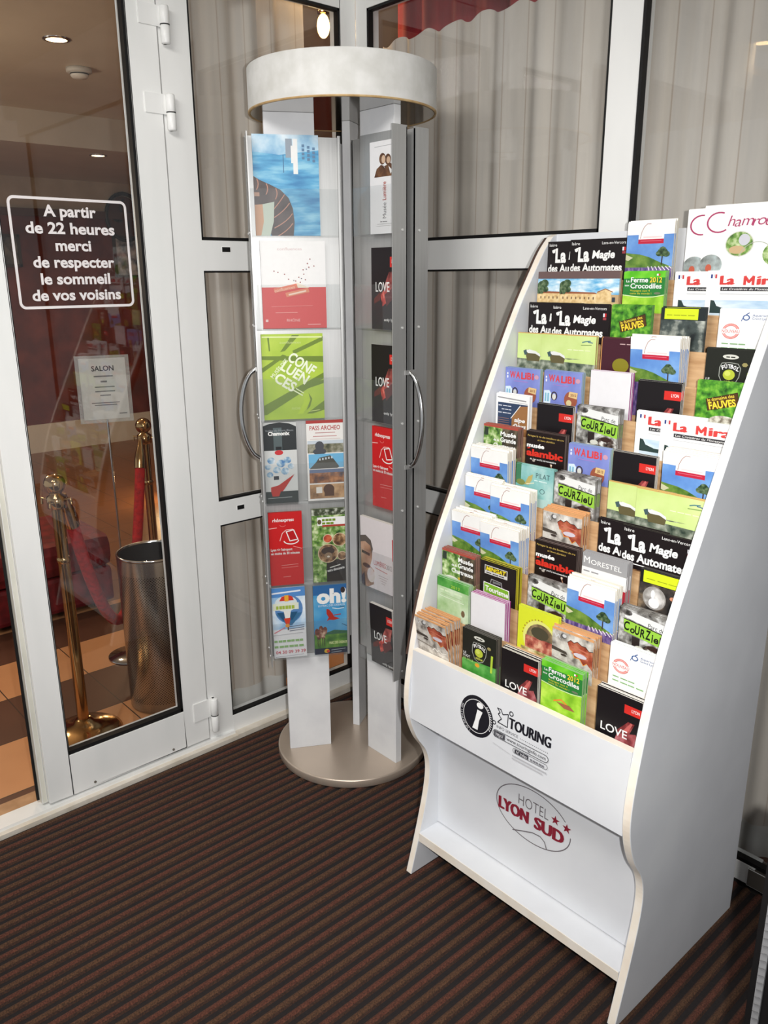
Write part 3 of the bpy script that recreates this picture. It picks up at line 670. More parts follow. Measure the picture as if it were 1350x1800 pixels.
def art_lum(a):
    a.R(0, 0, 1, a.H, (228, 227, 228)); a.line([(.2, .17), (.95, .16)], .018, (170, 170, 172)); br = mottle('printed sepia portrait', [(72, 44, 26), (96, 62, 38), (128, 90, 58)], 40.0)
    a.poly([(.18, 1.12), (.28, .86), (.46, .74), (.6, .8), (.84, .72), (1, .86), (1, 1.12)], br); a.E(.52, .56, .13, .18, br); a.E(.74, .6, .12, .17, br); a.E(.56, .58, .08, .13, (206, 176, 150), 12); a.E(.76, .62, .075, .11, (196, 166, 140), 12); a.poly([(.56, .78), (.64, .88), (.58, .82)], WH); a.poly([(.76, .8), (.84, 1.06), (.92, .96)], (226, 224, 222))
    a.T('Musée', .66, 1.16, 2.44, .14, (96, 92, 92), 0, 0, PI / 2); a.T('Lumière', .66, 1.24, 1.86, .14, (168, 70, 52), .015, 0, PI / 2)
    a.W(.42, .72, 2.56, .05, (120, 118, 118), 3); a.line([(.3, 2.62), (.9, 2.62)], .015, (176, 174, 174)); a.line([(.26, 2.68), (.94, 2.68)], .012, (186, 184, 184))
def art_love(a):
    a.R(0, 0, 1, a.H, (26, 19, 22)); a.R(.74, .24, 1, .5, (204, 44, 38)); a.T('LYON', .8, .98, .4, .09, WH, .01)
    a.poly([(.5, 1.0), (.7, .62), (.98, .6), (.9, 1.0), (.6, 1.3)], mottle('printed dim rose', [(80, 30, 30), (150, 70, 66), (196, 120, 112)], 30.0)); a.poly([(.36, 1.2), (.62, .98), (.78, 1.0), (.6, 1.4), (.44, 1.5)], REDLIGHT); a.poly([(.1, 1.3), (.4, 1.1), (.34, 1.34), (.1, 1.44)], (96, 34, 26)); a.poly([(.52, 1.2), (.86, 1.0), (.96, 1.2), (.6, 1.5)], (90, 34, 36))
    a.T('LOVE', .17, .72, 1.12, .24, WH, .01); a.T('only lyon', .5, .98, 1.88, .07, WH, .01)
def art_smile(a):
    a.R(0, 0, 1, a.H, (216, 210, 212)); a.R(.96, .3, 1, .75, (196, 40, 46)); sk = mottle('printed portrait skin', [(110, 80, 62), (170, 132, 108), (206, 172, 150)], 12.0)
    a.poly([(0, .5), (.14, .42), (.3, .5), (.36, .66), (.34, .86), (.28, 1.02), (.4, 1.1), (.38, 1.4), (.2, 1.5), (0, 1.5)], sk); a.poly([(0, .42), (.16, .38), (.32, .46), (.38, .64), (.34, .74), (.3, .58), (.14, .52), (0, .56)], (96, 88, 84)); a.line([(.04, .76), (.26, .78)], .06, (58, 44, 40)); a.E(.16, 1.04, .12, .05, (76, 46, 40), 10); a.E(.3, 1.22, .12, .16, (206, 196, 196), 12); a.poly([(.0, 1.3), (.1, 1.2), (.12, 1.5), (0, 1.5)], (70, 56, 56))
    a.T('LUMIÈRES', .4, .76, .96, .1, (176, 60, 60), 0); a.T('2012', .78, .94, .97, .1, (120, 110, 112), 0); a.line([(.44, 1.02), (.8, 1.06)], .015, (190, 110, 110)); 
    for i in range(4): a.line([(.54 + .03 * i, 1.16 + .05 * i), (.82 - .03 * i, 1.17 + .05 * i)], .01, (170, 150, 152))

# kind: (drawing, width, paper colour of the edges, description)
KINDS = {
    'magie': (art_magie, .155, (60, 54, 54), 'wide black leaflet with bold white lettering'),
    'ardeche': (art_ardeche, .113, (238, 230, 212), 'white-topped leaflet picturing a green hill and tree'),
    'chamrousse': (art_chamrousse, .188, (226, 226, 224), 'large white brochure with purple handwritten title'),
    'building': (art_building, .16, (190, 160, 120), 'wide leaflet picturing a long stone building'),
    'crocodile': (art_crocodile, .1, (150, 190, 140), 'bright green leaflet reading Crocodiles'),
    'mira': (art_mira, .152, (230, 230, 230), 'white leaflet with red title and lake'),
    'fauves': (art_fauves, .098, (120, 160, 100), 'leafy green leaflet with yellow FAUVES sign'),
    'limebox': (art_limebox, .098, (70, 76, 76), 'dark leaflet with a lime title box'),
    'nouveau': (art_nouveau, .1, (226, 228, 230), 'white leaflet with red round NOUVEAU stamp'),
    'bridge': (art_bridge, .15, (196, 168, 110), 'wide pale green leaflet picturing a riverbank'),
    'plum': (art_plum, .092, (196, 140, 96), 'dark plum leaflet with an olive disc'),
    'futbol': (art_futbol, .1, (96, 92, 86), 'black leaflet with round FÚTBOL badge'),
    'walibi': (art_walibi, .104, (170, 196, 180), 'violet-blue leaflet with jumbled red title'),
    'blank': (art_blank, .1, (172, 62, 142), 'plain blank white card in magenta pack'),
    'lyon': (art_lyon, .098, (232, 228, 220), 'black leaflet with red LYON box'),
    'alpe': (art_alpe, .1, (236, 236, 234), 'white-edged navy and brown leaflet'),
    'chartreuse': (art_chartreuse, .104, (150, 112, 100), 'leafy leaflet with stacked white museum title'),
    'alambic': (art_alambic, .107, (110, 96, 92), 'black leaflet with large red alambic title'),
    'pilat': (art_pilat, .105, (130, 176, 160), 'teal leaflet reading PILAT'),
    'courzieu': (art_courzieu, .104, (120, 116, 112), 'grey leaflet with green band lettered in black'),
    'savage': (art_savage, .1, (214, 162, 114), 'tan-edged zoo leaflet with rust banner'),
    'morestel': (art_morestel, .105, (170, 168, 170), 'grey leaflet reading MORESTEL'),
    'metal': (art_metal, .088, (80, 76, 72), 'dark leaflet with lime box and silver ball'),
    'mingat': (art_mingat, .104, (206, 196, 50), 'black leaflet with green Tourisme box'),
    'greenleaf': (art_greenleaf, .1, (176, 200, 170), 'faded meadow-green leaflet'),
    'museeg': (art_museeg, .105, (206, 212, 70), 'yellow-green leaflet with vaulted arch picture'),
    'blue': (art_blue, .174, (170, 200, 220), 'blue water poster brochure with a striped jacket'),
    'confl': (art_confl, .176, (226, 214, 212), 'half white and half red booklet'),
    'green': (art_green, .172, (170, 196, 70), 'lime green booklet with tilted CONFLUENCES title'),
    'chamonix': (art_chamonix, .094, (110, 112, 112), 'black and white mountain leaflet with rounded dark top'),
    'archeo': (art_archeo, .11, (226, 224, 220), 'white PASS ARCHEO leaflet with four photo strips'),
    'express': (art_express, .099, (190, 60, 56), 'red train leaflet with white outline drawing'),
    'zoo': (art_zoo, .103, (130, 140, 110), 'green zoo leaflet with a gorilla face'),
    'balloon': (art_balloon, .101, (206, 214, 224), 'leaflet picturing a hot air balloon'),
    'oh': (art_oh, .104, (110, 150, 180), 'blue bird park leaflet reading oh!'),
    'lum': (art_lum, .095, (224, 222, 222), 'white leaflet with two sepia men and upright title'),
    'love': (art_love, .1, (230, 226, 220), 'black LOVE leaflet with red glow'),
    'smile': (art_smile, .145, (232, 226, 216), 'white booklet with smiling bearded person'),
}
# covers are drawn a little tall: their height is brought to true proportion here
VSCALE = dict(blue=.95, confl=.93, green=.96, chamonix=.98, archeo=.93, express=.98, zoo=.97, balloon=.99, oh=.98, lum=.80, love=1.0, smile=1.0)
_LEAF = {}
def leaf_mesh(kind, h, t):
    k = (kind, round(h, 3), t)
    if k in _LEAF: return _LEAF[k]
    fn, wd, paper, _ = KINDS[kind]
    mb = MB()
    mb.box(-wd / 2, wd / 2, 0, t, 0, h, flat(paper, 0.6))
    vs = VSCALE.get(kind, .84)
    fn(Art(mb, lambda u, v, e: ((u - .5) * wd, -e, h - v * vs * wd), h / wd / vs))
    _LEAF[k] = mb.data('leaflet')
    return _LEAF[k]
def leaflet(name, kind, x, y, z, h, t, rz=0.0, tilt=0.0, roll=0.0):
    o = bpy.data.objects.new(name, leaf_mesh(kind, h, t))
    COL.objects.link(o)
    o.location = (x, y, z)
    o.rotation_euler = (tilt, roll, rz)
    return o

# ================================================================== THE SETTING
TILE_TAN = None
def tile_mat():
    m, t, b = base_mat('lobby floor tiles')
    g = t.nodes.new('ShaderNodeNewGeometry'); sp = t.nodes.new('ShaderNodeSeparateXYZ'); t.links.new(g.outputs['Position'], sp.inputs[0])
    def math_(op, a, bb=None):
        n = t.nodes.new('ShaderNodeMath'); n.operation = op
        for i, q in enumerate((a, bb)):
            if q is None: continue
            if isinstance(q, (int, float)): n.inputs[i].default_value = q
            else: t.links.new(q, n.inputs[i])
        return n.outputs[0]
    u = math_('DIVIDE', math_('ADD', sp.outputs[0], 20.0 - .02), 0.305)
    v = math_('DIVIDE', math_('ADD', sp.outputs[1], 20.0), 0.305)
    band = math_('MULTIPLY', math_('GREATER_THAN', math_('FRACT', math_('MULTIPLY', u, .5)), .5), math_('GREATER_THAN', sp.outputs[0], -1.42))
    far = math_('LESS_THAN', sp.outputs[0], -1.42)
    gu = math_('LESS_THAN', math_('FRACT', u), .014); gv = math_('LESS_THAN', math_('FRACT', v), .014)
    gr = math_('MAXIMUM', gu, gv)
    n = t.nodes.new('ShaderNodeTexNoise'); n.inputs['Scale'].default_value = 5.0; n.inputs['Detail'].default_value = 5.0; t.links.new(g.outputs['Position'], n.inputs['Vector'])
    def mix(f, a, bb):
        x = t.nodes.new('ShaderNodeMix'); x.data_type = 'RGBA'; t.links.new(f, x.inputs[0])
        for i, q in ((6, a), (7, bb)):
            if isinstance(q, tuple): x.inputs[i].default_value = (*lin(q), 1)
            else: t.links.new(q, x.inputs[i])
        return x.outputs[2]
    tan = mix(n.outputs['Fac'], (186, 128, 84), (206, 150, 104)); dk = mix(n.outputs['Fac'], (78, 50, 38), (98, 64, 48))
    c = mix(gr, mix(far, mix(band, tan, dk), mix(n.outputs['Fac'], (120, 78, 50), (144, 98, 66))), (62, 46, 38))
    t.links.new(c, b.inputs['Base Color']); b.inputs['Roughness'].default_value = .38
    return m
# lobby floor, seen through the door and past its edge
mb = MB(); mb.box(-6.0, -0.03, -4.0, 4.0, -.02, 0.0, tile_mat()); struct(mb.build('floor'), 'lobby floor of tan and brown tile bands')
DARKFLOOR = mottle('room floor', [(70, 44, 34), (96, 62, 46)], 8.0)
mb = MB(); mb.box(-0.03, 4.0, 0.02, 2.5, -.02, 0.0, DARKFLOOR); struct(mb.build('floor_side'), 'dark floor of the room behind the curtain')
mb = MB(); mb.box(-0.03, 4.0, -4.0, 0.02, -.045, -.015, flat((60, 56, 54), .8)); struct(mb.build('floor_porch'), 'bare floor under the entrance mat')

# ribbed mat: real ribs, alternate rows of rust brown and olive brown pile between dark grooves
RIB_A = mottle('rust brown pile', [(58, 31, 22), (80, 43, 30), (98, 57, 42)], 300.0, 0.95, bump=.8)
RIB_B = mottle('olive brown pile', [(54, 35, 22), (75, 49, 31), (92, 62, 42)], 300.0, 0.95, bump=.8)
RIB_MID = mottle('dark brown pile', [(44, 28, 21), (58, 37, 27), (72, 47, 35)], 300.0, 0.95, bump=.8)
GROOVE = mottle('dark groove', [(24, 18, 19), (30, 24, 24)], 200.0, 0.95)
mb = MB()
PER = 0.0318
nr = int(3.0 / PER)
x = 0.034
for i in range(nr):
    xs = [(0.0, -.0075), (.19, -.0075), (.31, -.0028), (.45, 0.0), (.57, 0.0), (.71, -.0028), (.83, -.0075), (1.0, -.0075)]
    P = [(x + q * PER, z) for q, z in xs]
    rib = RIB_A if i % 2 else RIB_B
    for j in range(len(P) - 1):
        mat = GROOVE if j in (0, 6) else (RIB_MID if j in (1, 5) else rib)
        mb.add([(P[j][0], -3.4, P[j][1]), (P[j + 1][0], -3.4, P[j + 1][1]), (P[j + 1][0], -.012, P[j + 1][1]), (P[j][0], -.012, P[j][1])], [(0, 1, 2, 3)], mat, True)
    x += PER
mb.box(.034, x, -3.4, -.012, -.015, -.0085, GROOVE)
tag(mb.build('entrance_mat'), 'dark brown ribbed entrance mat covering the porch floor', 'mat')

# --- aluminium frames: wall_left in the plane x = 0, wall_back in the plane y = 0
def bar_left(mb, y0, y1, z0, z1, x0=-.05, x1=0.0): mb.box(x0, x1, y0, y1, z0, z1, WHITE_ALU)
Z1B, Z1T, Z2B, Z2T, ZH = 1.5165, 1.6012, .7424, .8202, 2.285
mb = MB()
bar_left(mb, -.678, -.589, .0, 2.40)                    # hinge post
bar_left(mb, -.062, .0, .0, 2.40)                      # corner post
bar_left(mb, -.589, -.062, 0.0, .066); bar_left(mb, -.589, -.062, Z1B, Z1T); bar_left(mb, -.589, -.062, Z2B, Z2T); bar_left(mb, -.589, -.062, ZH, 2.40)
bar_left(mb, -2.4, -.678, 2.33, 2.40)
mb.box(-.006, .001, -.545 + .02, -.525 + .03, Z1B + .052, Z1B + .068, GASKET)
mb.box(-.006, .001, -.525, -.497, Z2B + .038, Z2B + .054, GASKET)
struct(mb.build('wall_left', bevel=.0012), 'white aluminium frame of the left glazed wall')
mb = MB()
mb.box(-.05, 0.012, -2.6, -.589, 0.0, .014, WHITE_ALU); mb.box(.012, .03, -2.6, -.589, -.012, .004, mottle('cream threshold strip', [(206, 196, 180), (222, 214, 202)], 20.0))
mb.box(-.11, -.05, -2.6, -.589, 0.0, .010, mottle('tan threshold', [(160, 120, 84), (186, 146, 108)], 20.0))
mb.box(0.0, .03, -.589, -.03, -.012, .006, mottle('cream threshold strip', [(206, 196, 180), (222, 214, 202)], 20.0))
struct(mb.build('trim_1'), 'pale threshold strip along the foot of the glazed wall')
mb = MB()
mb.box(0.0, .052, 0.0, .05, 0.0, 2.40, WHITE_ALU); mb.box(.936, 1.018, 0.0, .05, 0.0, 2.40, WHITE_ALU)
mb.box(.052, .936, 0, .05, Z1B, Z1T, WHITE_ALU); mb.box(.052, .936, 0, .05, Z2B, Z2T, WHITE_ALU)
mb.box(.052, .936, 0, .05, 0, .055, WHITE_ALU); mb.box(1.018, 1.52, 0, .05, 0, .055, WHITE_ALU); mb.box(.052, 3.0, 0, .05, ZH, 2.40, WHITE_ALU)
mb.box(1.505, 1.56, -.004, .05, 0, .05, flat((92, 86, 80), .6))
struct(mb.build('wall_back', bevel=.0012), 'white aluminium frame of the back glazed wall')
# ceiling of the porch
mb = MB(); mb.box(-.05, 4.6, -5.2, .05, 2.62, 2.66, mottle('white ceiling', [(206, 204, 200), (216, 214, 210)], 5.0)); mb.box(-.05, 0, -2.6, .05, 2.40, 2.62, WHITE_ALU); mb.box(0, 3.2, 0, .05, 2.40, 2.62, WHITE_ALU)
struct(mb.build('ceiling'), 'white porch ceiling')

def window(name, axis, a0, a1, z0, z1, label, g=.006, back=.022):
    """glass pane with black rubber gasket round it"""
    e = struct(empty(name), label)
    p, k = MB(), MB()
    if axis == 'x':
        p.box(-back - .004, -back, a0, a1, z0, z1, GLASS)
        for (u0, u1, w0, w1) in ((a0, a0 + g, z0, z1), (a1 - g, a1, z0, z1), (a0, a1, z0, z0 + g * 1.3), (a0, a1, z1 - g, z1)): k.box(-back, -.002, u0, u1, w0, w1, GASKET)
    else:
        p.box(a0, a1, back, back + .004, z0, z1, GLASS)
        for (u0, u1, w0, w1) in ((a0, a0 + g, z0, z1), (a1 - g, a1, z0, z1), (a0, a1, z0, z0 + g * 1.3), (a0, a1, z1 - g, z1)): k.box(u0, u1, .002, back, w0, w1, GASKET)
    p.build('pane', e); k.build('gasket', e)
    return e
window('window_1', 'x', -.589, -.062, .066, Z2B, 'lowest pane of the left glazed wall', .005)
window('window_2', 'x', -.589, -.062, Z2T, Z1B, 'middle pane of the left glazed wall', .005)
window('window_3', 'x', -.589, -.062, Z1T, ZH, 'tall upper pane of the left glazed wall', .007)
window('window_4', 'y', .052, .936, .055, Z2B, 'lowest pane of the back glazed wall', .005)
window('window_5', 'y', .052, .936, Z2T, Z1B, 'middle pane of the back glazed wall', .005)
window('window_6', 'y', .052, .936, Z1T, ZH, 'tall upper pane of the back glazed wall', .007)
window('window_7', 'y', 1.018, 2.9, .055, ZH, 'full-height pane behind the sloping rack', .008)

# --- the hinged glass door with its lettering
door = struct(empty('door_1', (0, 0, 0)), 'white aluminium glass door with white lettering')
mb = MB()
def dbar(y0, y1, z0, z1, x0=-.05, x1=.004): mb.box(x0, x1, y0, y1, z0, z1, WHITE_ALU)
DY0, DY1 = -1.226, -.683
dbar(DY0 + .014, -1.142, .022, 2.33); dbar(-.768, DY1, .022, 2.33); dbar(-1.142, -.768, .022, .152); dbar(-1.142, -.768, 2.25, 2.33)
mb.box(-.036, -.010, DY0 - .002, DY0 + .0135, .022, 2.33, mottle('cream door edge', [(206, 204, 192), (220, 218, 206)], 12.0)); mb.build('leaf_frame', door, bevel=.0015)
mb = MB(); mb.box(-.040, -.034, DY0 - .009, DY0 - .002, .024, 2.33, GASKET); mb.build('edge_seal', door)
mb = MB(); mb.box(-.026, -.021, -1.142, -.768, .152, 2.25, GLASS); mb.build('pane', door)
mb = MB()
for (u0, u1, w0, w1) in ((-1.142, -1.137, .152, 2.25), (-.776, -.768, .152, 2.25), (-1.142, -.768, .152, .164), (-1.142, -.768, 2.244, 2.25)): mb.box(-.021, .001, u0, u1, w0, w1, GASKET)
mb.build('gasket', door)
for zc, hh in ((2.135, .045), (1.925, .045), (.105, .06)):
    mb = MB(); mb.box(.004, .008, -.735, -.682, zc - .005, zc + hh, WHITE_ALU); mb.box(.004, .007, -.684, -.672, zc - .005, zc + hh, WHITE_ALU)
    h = mb.build('hinge', door, bevel=.001)
    k = MB(); k.lathe([(0, zc - hh), (.0105, zc - hh), (.0125, zc - hh + .003), (.0125, zc - .002), (.0105, zc), (.0105, zc + .001), (.0125, zc + .003), (.0125, zc + hh - .002), (.0105, zc + hh), (0, zc + hh)], WHITE_ALU, .014, -.664, 16)
    k.lathe([(.0127, zc - .0015), (.0127, zc + .0015)], GASKET, .014, -.664, 16)
    k.box(.0, .012, -.667, -.660, zc - hh, zc + hh, WHITE_ALU)
    k.build('knuckle', h)
mb = MB()
for yy, zz in ((-1.075, .034), (-.815, .034)): mb.tube([(.003, yy, zz), (.0065, yy, zz)], .004, flat((110, 104, 96), .5))
mb.build('screw_cap', door)
# white vinyl lettering and rounded border on the pane
mb = MB()
a = Art(mb, lambda u, v, e: (-.0205 + e, -1.107 + u * .303, 1.693 - v * .303), 1.0, clipped=False)
VIN = flat((226, 220, 220), .5)
rc = .045
bd = []
for cx, cz, a0 in ((1 - rc, rc, -PI / 2), (1 - rc, .881 - rc, 0), (rc, .881 - rc, PI / 2), (rc, rc, PI)):
    for i in range(7):
        q = a0 + PI / 2 * i / 6
        bd.append((cx + rc * math.cos(q), cz + rc * math.sin(q)))
bd.append(bd[0])
a.line(bd, .022, VIN)
for t, c, wd, vb in (('A partir', .5, .455, .165), ('de 22 heures', .497, .77, .303), ('merci', .5, .31, .441), ('de respecter', .497, .71, .578), ('le sommeil', .495, .61, .716), ('de vos voisins', .494, .785, .85)):
    a.T(t, c - wd / 2, c + wd / 2, vb - .027, .086, VIN, .03)
mb.build('lettering', door)
# black door edge with bristles, close right, cut low so flash light passes
mb = MB()
d2 = tag(empty('low_door_edge', (1.862, -.885, 0)), 'low-cut black divider with a pale bristle strip, standing right of the white rack', 'door_edge')
mb.box(0, .5, -.02, .02, .0005, .86, flat((16, 15, 16), .55)); mb.build('board', d2, bevel=.002)
mb = MB()
for i in range(70):
    z = .012 + i * .0118
    mb.add([(.0105, -.0202, z), (.0185, -.0202, z + .003), (.0185, -.027, z + .010), (.0105, -.027, z + .007)], [(0, 1, 2, 3)], flat((200, 200, 200), .5))
mb.box(.010, .019, -.0235, -.020, .01, .85, flat((130, 130, 132), .45)); mb.build('bristle_strip', d2)

# --- lobby seen through the glass
LOBCEIL = mottle('lobby ceiling paint', [(196, 184, 166), (206, 194, 176)], 3.0)
mb = MB(); mb.box(-3.37, -.05, -4, 2.6, 2.5, 2.54, LOBCEIL); mb.box(-3.45, -3.37, -4, 4, 2.305, 2.54, LOBCEIL); mb.box(-6, -3.45, -4, 4, 2.305, 2.34, LOBCEIL)
struct(mb.build('ceiling_lobby'), 'beige lobby ceiling stepping down at a beam')
REDWALL = mottle('dark red wall', [(84, 28, 20), (100, 36, 25), (114, 46, 33)], 6.0, .6)
mb = MB(); mb.box(-5.3, -5.2, -4, 4, 0.25, 2.02, REDWALL); mb.box(-5.3, -5.2, -4, 4, 2.02, 2.31, mottle('greige wall top', [(170, 150, 126), (184, 164, 140)], 5.0)); mb.box(-5.3, -5.185, -4, 4, 0, .25, flat((206, 196, 180), .5)); mb.box(-5.2, -5.17, -4, 4, 2.0, 2.06, flat((86, 54, 40), .5))
struct(mb.build('wall_lobby'), 'dark red lobby wall with a pale top band')
mb = MB(); mb.box(-6, -.05, 2.5, 2.6, 0, 2.5, REDWALL); struct(mb.build('wall_side'), 'red side wall of the lobby')

mb = MB(); mb.box(-.05, 4.6, 1.6, 1.7, 0, 2.62, mottle('dark room wall', [(58, 36, 30), (74, 48, 40)], 5.0, .7)); struct(mb.build('wall_rear'), 'dark far wall of the room behind the back curtain')

# ================================================================== CURTAINS
def curtain_mat(name, c1, c2, trans, stretch):
    m = mottle(name, [c1, c2], 5.0, .85, stretch=stretch)
    t = m.node_tree; b = t.nodes['Principled BSDF']; out = t.nodes['Material Output']
    if 'hem' not in name:
        # thin tan woven seams running down the cloth
        src = b.inputs['Base Color'].links[0].from_socket
        tc = t.nodes.new('ShaderNodeTexCoord'); sp = t.nodes.new('ShaderNodeSeparateXYZ'); t.links.new(tc.outputs['Object'], sp.inputs[0])
        ad = t.nodes.new('ShaderNodeMath'); ad.operation = 'ADD'; t.links.new(sp.outputs[0], ad.inputs[0]); t.links.new(sp.outputs[1], ad.inputs[1])
        pp = t.nodes.new('ShaderNodeMath'); pp.operation = 'PINGPONG'; pp.inputs[1].default_value = .044; t.links.new(ad.outputs[0], pp.inputs[0])
        mr = t.nodes.new('ShaderNodeMapRange'); mr.inputs['From Min'].default_value = .0; mr.inputs['From Max'].default_value = .0030; mr.inputs['To Min'].default_value = .5; mr.inputs['To Max'].default_value = 0.0
        t.links.new(pp.outputs[0], mr.inputs[0])
        mc = t.nodes.new('ShaderNodeMix'); mc.data_type = 'RGBA'; mc.inputs[7].default_value = (*lin((150, 118, 86)), 1)
        t.links.new(mr.outputs[0], mc.inputs[0]); t.links.new(src, mc.inputs[6]); t.links.new(mc.outputs[2], b.inputs['Base Color'])
    tl = t.nodes.new('ShaderNodeBsdfTranslucent'); tl.inputs[0].default_value = (*lin((196, 184, 164)), 1)
    mx = t.nodes.new('ShaderNodeMixShader'); mx.inputs[0].default_value = trans
    t.links.new(b.outputs[0], mx.inputs[1]); t.links.new(tl.outputs[0], mx.inputs[2]); t.links.new(mx.outputs[0], out.inputs[0])
    return m
CURT = curtain_mat('grey voile', (206, 199, 191), (224, 215, 204), .14, (5, 5, .25))
CURTW = curtain_mat('voile hem', (228, 227, 222), (234, 232, 228), .2, (3, 3, 1))
def fold(s, seed, amp):
    return amp * (math.sin(2 * PI * s / .118 + seed) + .45 * math.sin(2 * PI * s / .071 + 2.1 * seed) + .35 * math.sin(2 * PI * s / .29 + .7 * seed))
def curtain(name, axis, a0, a1, off, z0, z1, seed, amp, top_wave=0.0, bottom=None):
    mb = MB(); n = int((a1 - a0) / .006); rows = 14; V = []
    zs = [z0 + (z1 - z0) * j / rows for j in range(rows + 1)]
    for j, z in enumerate(zs):
        for i in range(n + 1):
            s = a0 + (a1 - a0) * i / n
            d = off + fold(s, seed, amp * (.8 + .35 * (1 - j / rows))) * (1 if axis == 'y' else -1)
            zz = z + (top_wave * math.sin(2 * PI * s / .118 + seed + .6) if j == rows else 0)
            V.append((s, d, zz) if axis == 'y' else (-d, s, zz))
    F = [(j * (n + 1) + i, j * (n + 1) + i + 1, (j + 1) * (n + 1) + i + 1, (j + 1) * (n + 1) + i) for j in range(rows) for i in range(n)]
    mb.add(V, F, CURT, True)
    o = mb.build(name)
    h = MB(); V = []
    for z in (z0 - .002, z0 + .092):
        for i in range(n + 1):
            s = a0 + (a1 - a0) * i / n
            d = off - .0035 + fold(s, seed, amp * 1.13) * (1 if axis == 'y' else -1)
            V.append((s, d, z) if axis == 'y' else (-d, s, z))
    h.add(V, [(i, i + 1, n + 2 + i, n + 1 + i) for i in range(n)], CURTW, True)
    hb = h.build('hem', o); hb['label'] = 'paler double hem'
    return o
tag(curtain('curtain', 'x', -.64, -.31, .085, .012, 2.34, 0.4, .011), 'grey voile curtain behind left glass, hanging beside the glass door', 'curtain', 'window curtains')
tag(curtain('curtain', 'x', -.33, -.118, .118, .055, 2.34, 2.0, .011), 'grey voile curtain behind left glass, hanging next to the corner post', 'curtain', 'window curtains')
tag(curtain('curtain', 'y', .03, .965, .085, .03, 2.2, 1.2, .010, .010), 'grey-beige voile curtain behind back glass, with wavy top edge under red drape', 'curtain', 'window curtains')
tag(curtain('curtain', 'y', .97, 1.525, .085, .03, 2.34, 2.7, .012), 'grey-beige voile curtain behind the tall brochure rack', 'curtain', 'window curtains')
RED = mottle('red drape cloth', [(112, 16, 26), (140, 24, 34), (160, 34, 42)], 4.0, .8, stretch=(5, 5, .3))
mb = MB(); n = 200; V = []
for z in (1.95, 2.58):
    for i in range(n + 1):
        s = -.02 + 1.5 * i / n
        V.append((s, .19 + fold(s, 3.3, .012), z))
mb.add(V, [(i, i + 1, n + 2 + i, n + 1 + i) for i in range(n)], RED, True)
tag(mb.build('valance'), 'red drape behind the top of the back window curtain', 'drape')

# ================================================================== LOBBY THINGS
def lamp_thing(x, y, z, watts, label, rad=.045):
    e = tag(empty('ceiling_downlight', (x, y, z)), label, 'light', 'lobby ceiling downlights')
    a = MB(); a.lathe([(rad + .014, 0), (rad + .014, -.004), (rad, -.006), (rad, .0)], CHROME, n=28); a.build('trim_ring', e)
    b = MB(); b.disc(rad, -.003, emis('lamp glow', (255, 214, 150), 14.0), n=28, flip=True); b.build('lamp_disc', e)
    light('lobby_light', 'SPOT', (x, y, z - .03), watts, (1.0, .72, .45), .04, (x, y, 0), math.radians(150))
lamp_thing(-1.73, -.25, 2.5, 34, 'round ceiling downlight before the beam, above the door lettering')
lamp_thing(-3.62, .72, 2.305, 26, 'round ceiling downlight beyond the beam, showing two lamp filaments')
lamp_thing(-3.72, 1.08, 2.305, 20, 'round ceiling downlight beyond the beam, half hidden by the door stile')
lamp_thing(.03, -2.62, 2.62, 5, 'round porch ceiling downlight whose glint shows in the tall back pane')
light('unseen_lobby_fill', 'POINT', (-2.0, -1.3, 1.7), 26, (1.0, .80, .58), .15)  # unseen point light added to brighten the lobby and its ceiling
e = tag(empty('smoke_detector', (-2.18, .03, 2.5)), 'round white smoke detector on the lobby ceiling', 'smoke detector')
b = MB(); b.lathe([(0, 0), (.062, 0), (.062, -.018), (.054, -.022), (0, -.022)], flat((206, 204, 196)), n=28); b.build('base_plate', e)
b = MB(); b.lathe([(.044, -.022), (.044, -.034), (.036, -.044), (0, -.046)], flat((226, 224, 216)), n=28); b.lathe([(.0445, -.024), (.0445, -.030)], flat((40, 36, 34)), n=28); b.build('sensor_head', e)

# perforated steel bin
def perf_mat():
    m, t, b = base_mat('perforated steel')
    tc = t.nodes.new('ShaderNodeTexCoord'); sp = t.nodes.new('ShaderNodeSeparateXYZ'); t.links.new(tc.outputs['Object'], sp.inputs[0])
    def mth(op, *q):
        n = t.nodes.new('ShaderNodeMath'); n.operation = op
        for i, z in enumerate(q):
            if isinstance(z, (int, float)): n.inputs[i].default_value = z
            else: t.links.new(z, n.inputs[i])
        return n.outputs[0]
    ang = mth('ARCTAN2', sp.outputs[1], sp.outputs[0])
    d = mth('MULTIPLY', mth('SINE', mth('MULTIPLY', ang, 76.0)), mth('SINE', mth('MULTIPLY', sp.outputs[2], 640.0)))
    hole = mth('GREATER_THAN', d, .38)
    inz = mth('MULTIPLY', mth('GREATER_THAN', sp.outputs[2], .04), mth('LESS_THAN', sp.outputs[2], .52))
    f = mth('MULTIPLY', hole, inz)
    mx = t.nodes.new('ShaderNodeMix'); mx.data_type = 'RGBA'; mx.inputs[6].default_value = (.55, .54, .52, 1); mx.inputs[7].default_value = (.02, .02, .02, 1)
    t.links.new(f, mx.inputs[0]); t.links.new(mx.outputs[2], b.inputs['Base Color']); b.inputs['Metallic'].default_value = .95; b.inputs['Roughness'].default_value = .24
    return m
e = tag(empty('waste_bin', (-.375, -.655, 0)), 'perforated steel cylinder bin just behind the glass door', 'bin')
b = MB(); b.lathe([(0, .004), (.112, .004), (.118, .008), (.118, .572)], perf_mat(), n=72); b.build('body', e)
b = MB(); b.lathe([(.1165, .572), (.1195, .574), (.1195, .580), (.1165, .582), (.112, .580), (.112, .572)], CHROME, n=72); b.build('rim', e)
b = MB(); b.lathe([(.112, .575), (.110, .05), (0, .05)], flat((44, 42, 42), .6), n=48); b.build('liner', e)

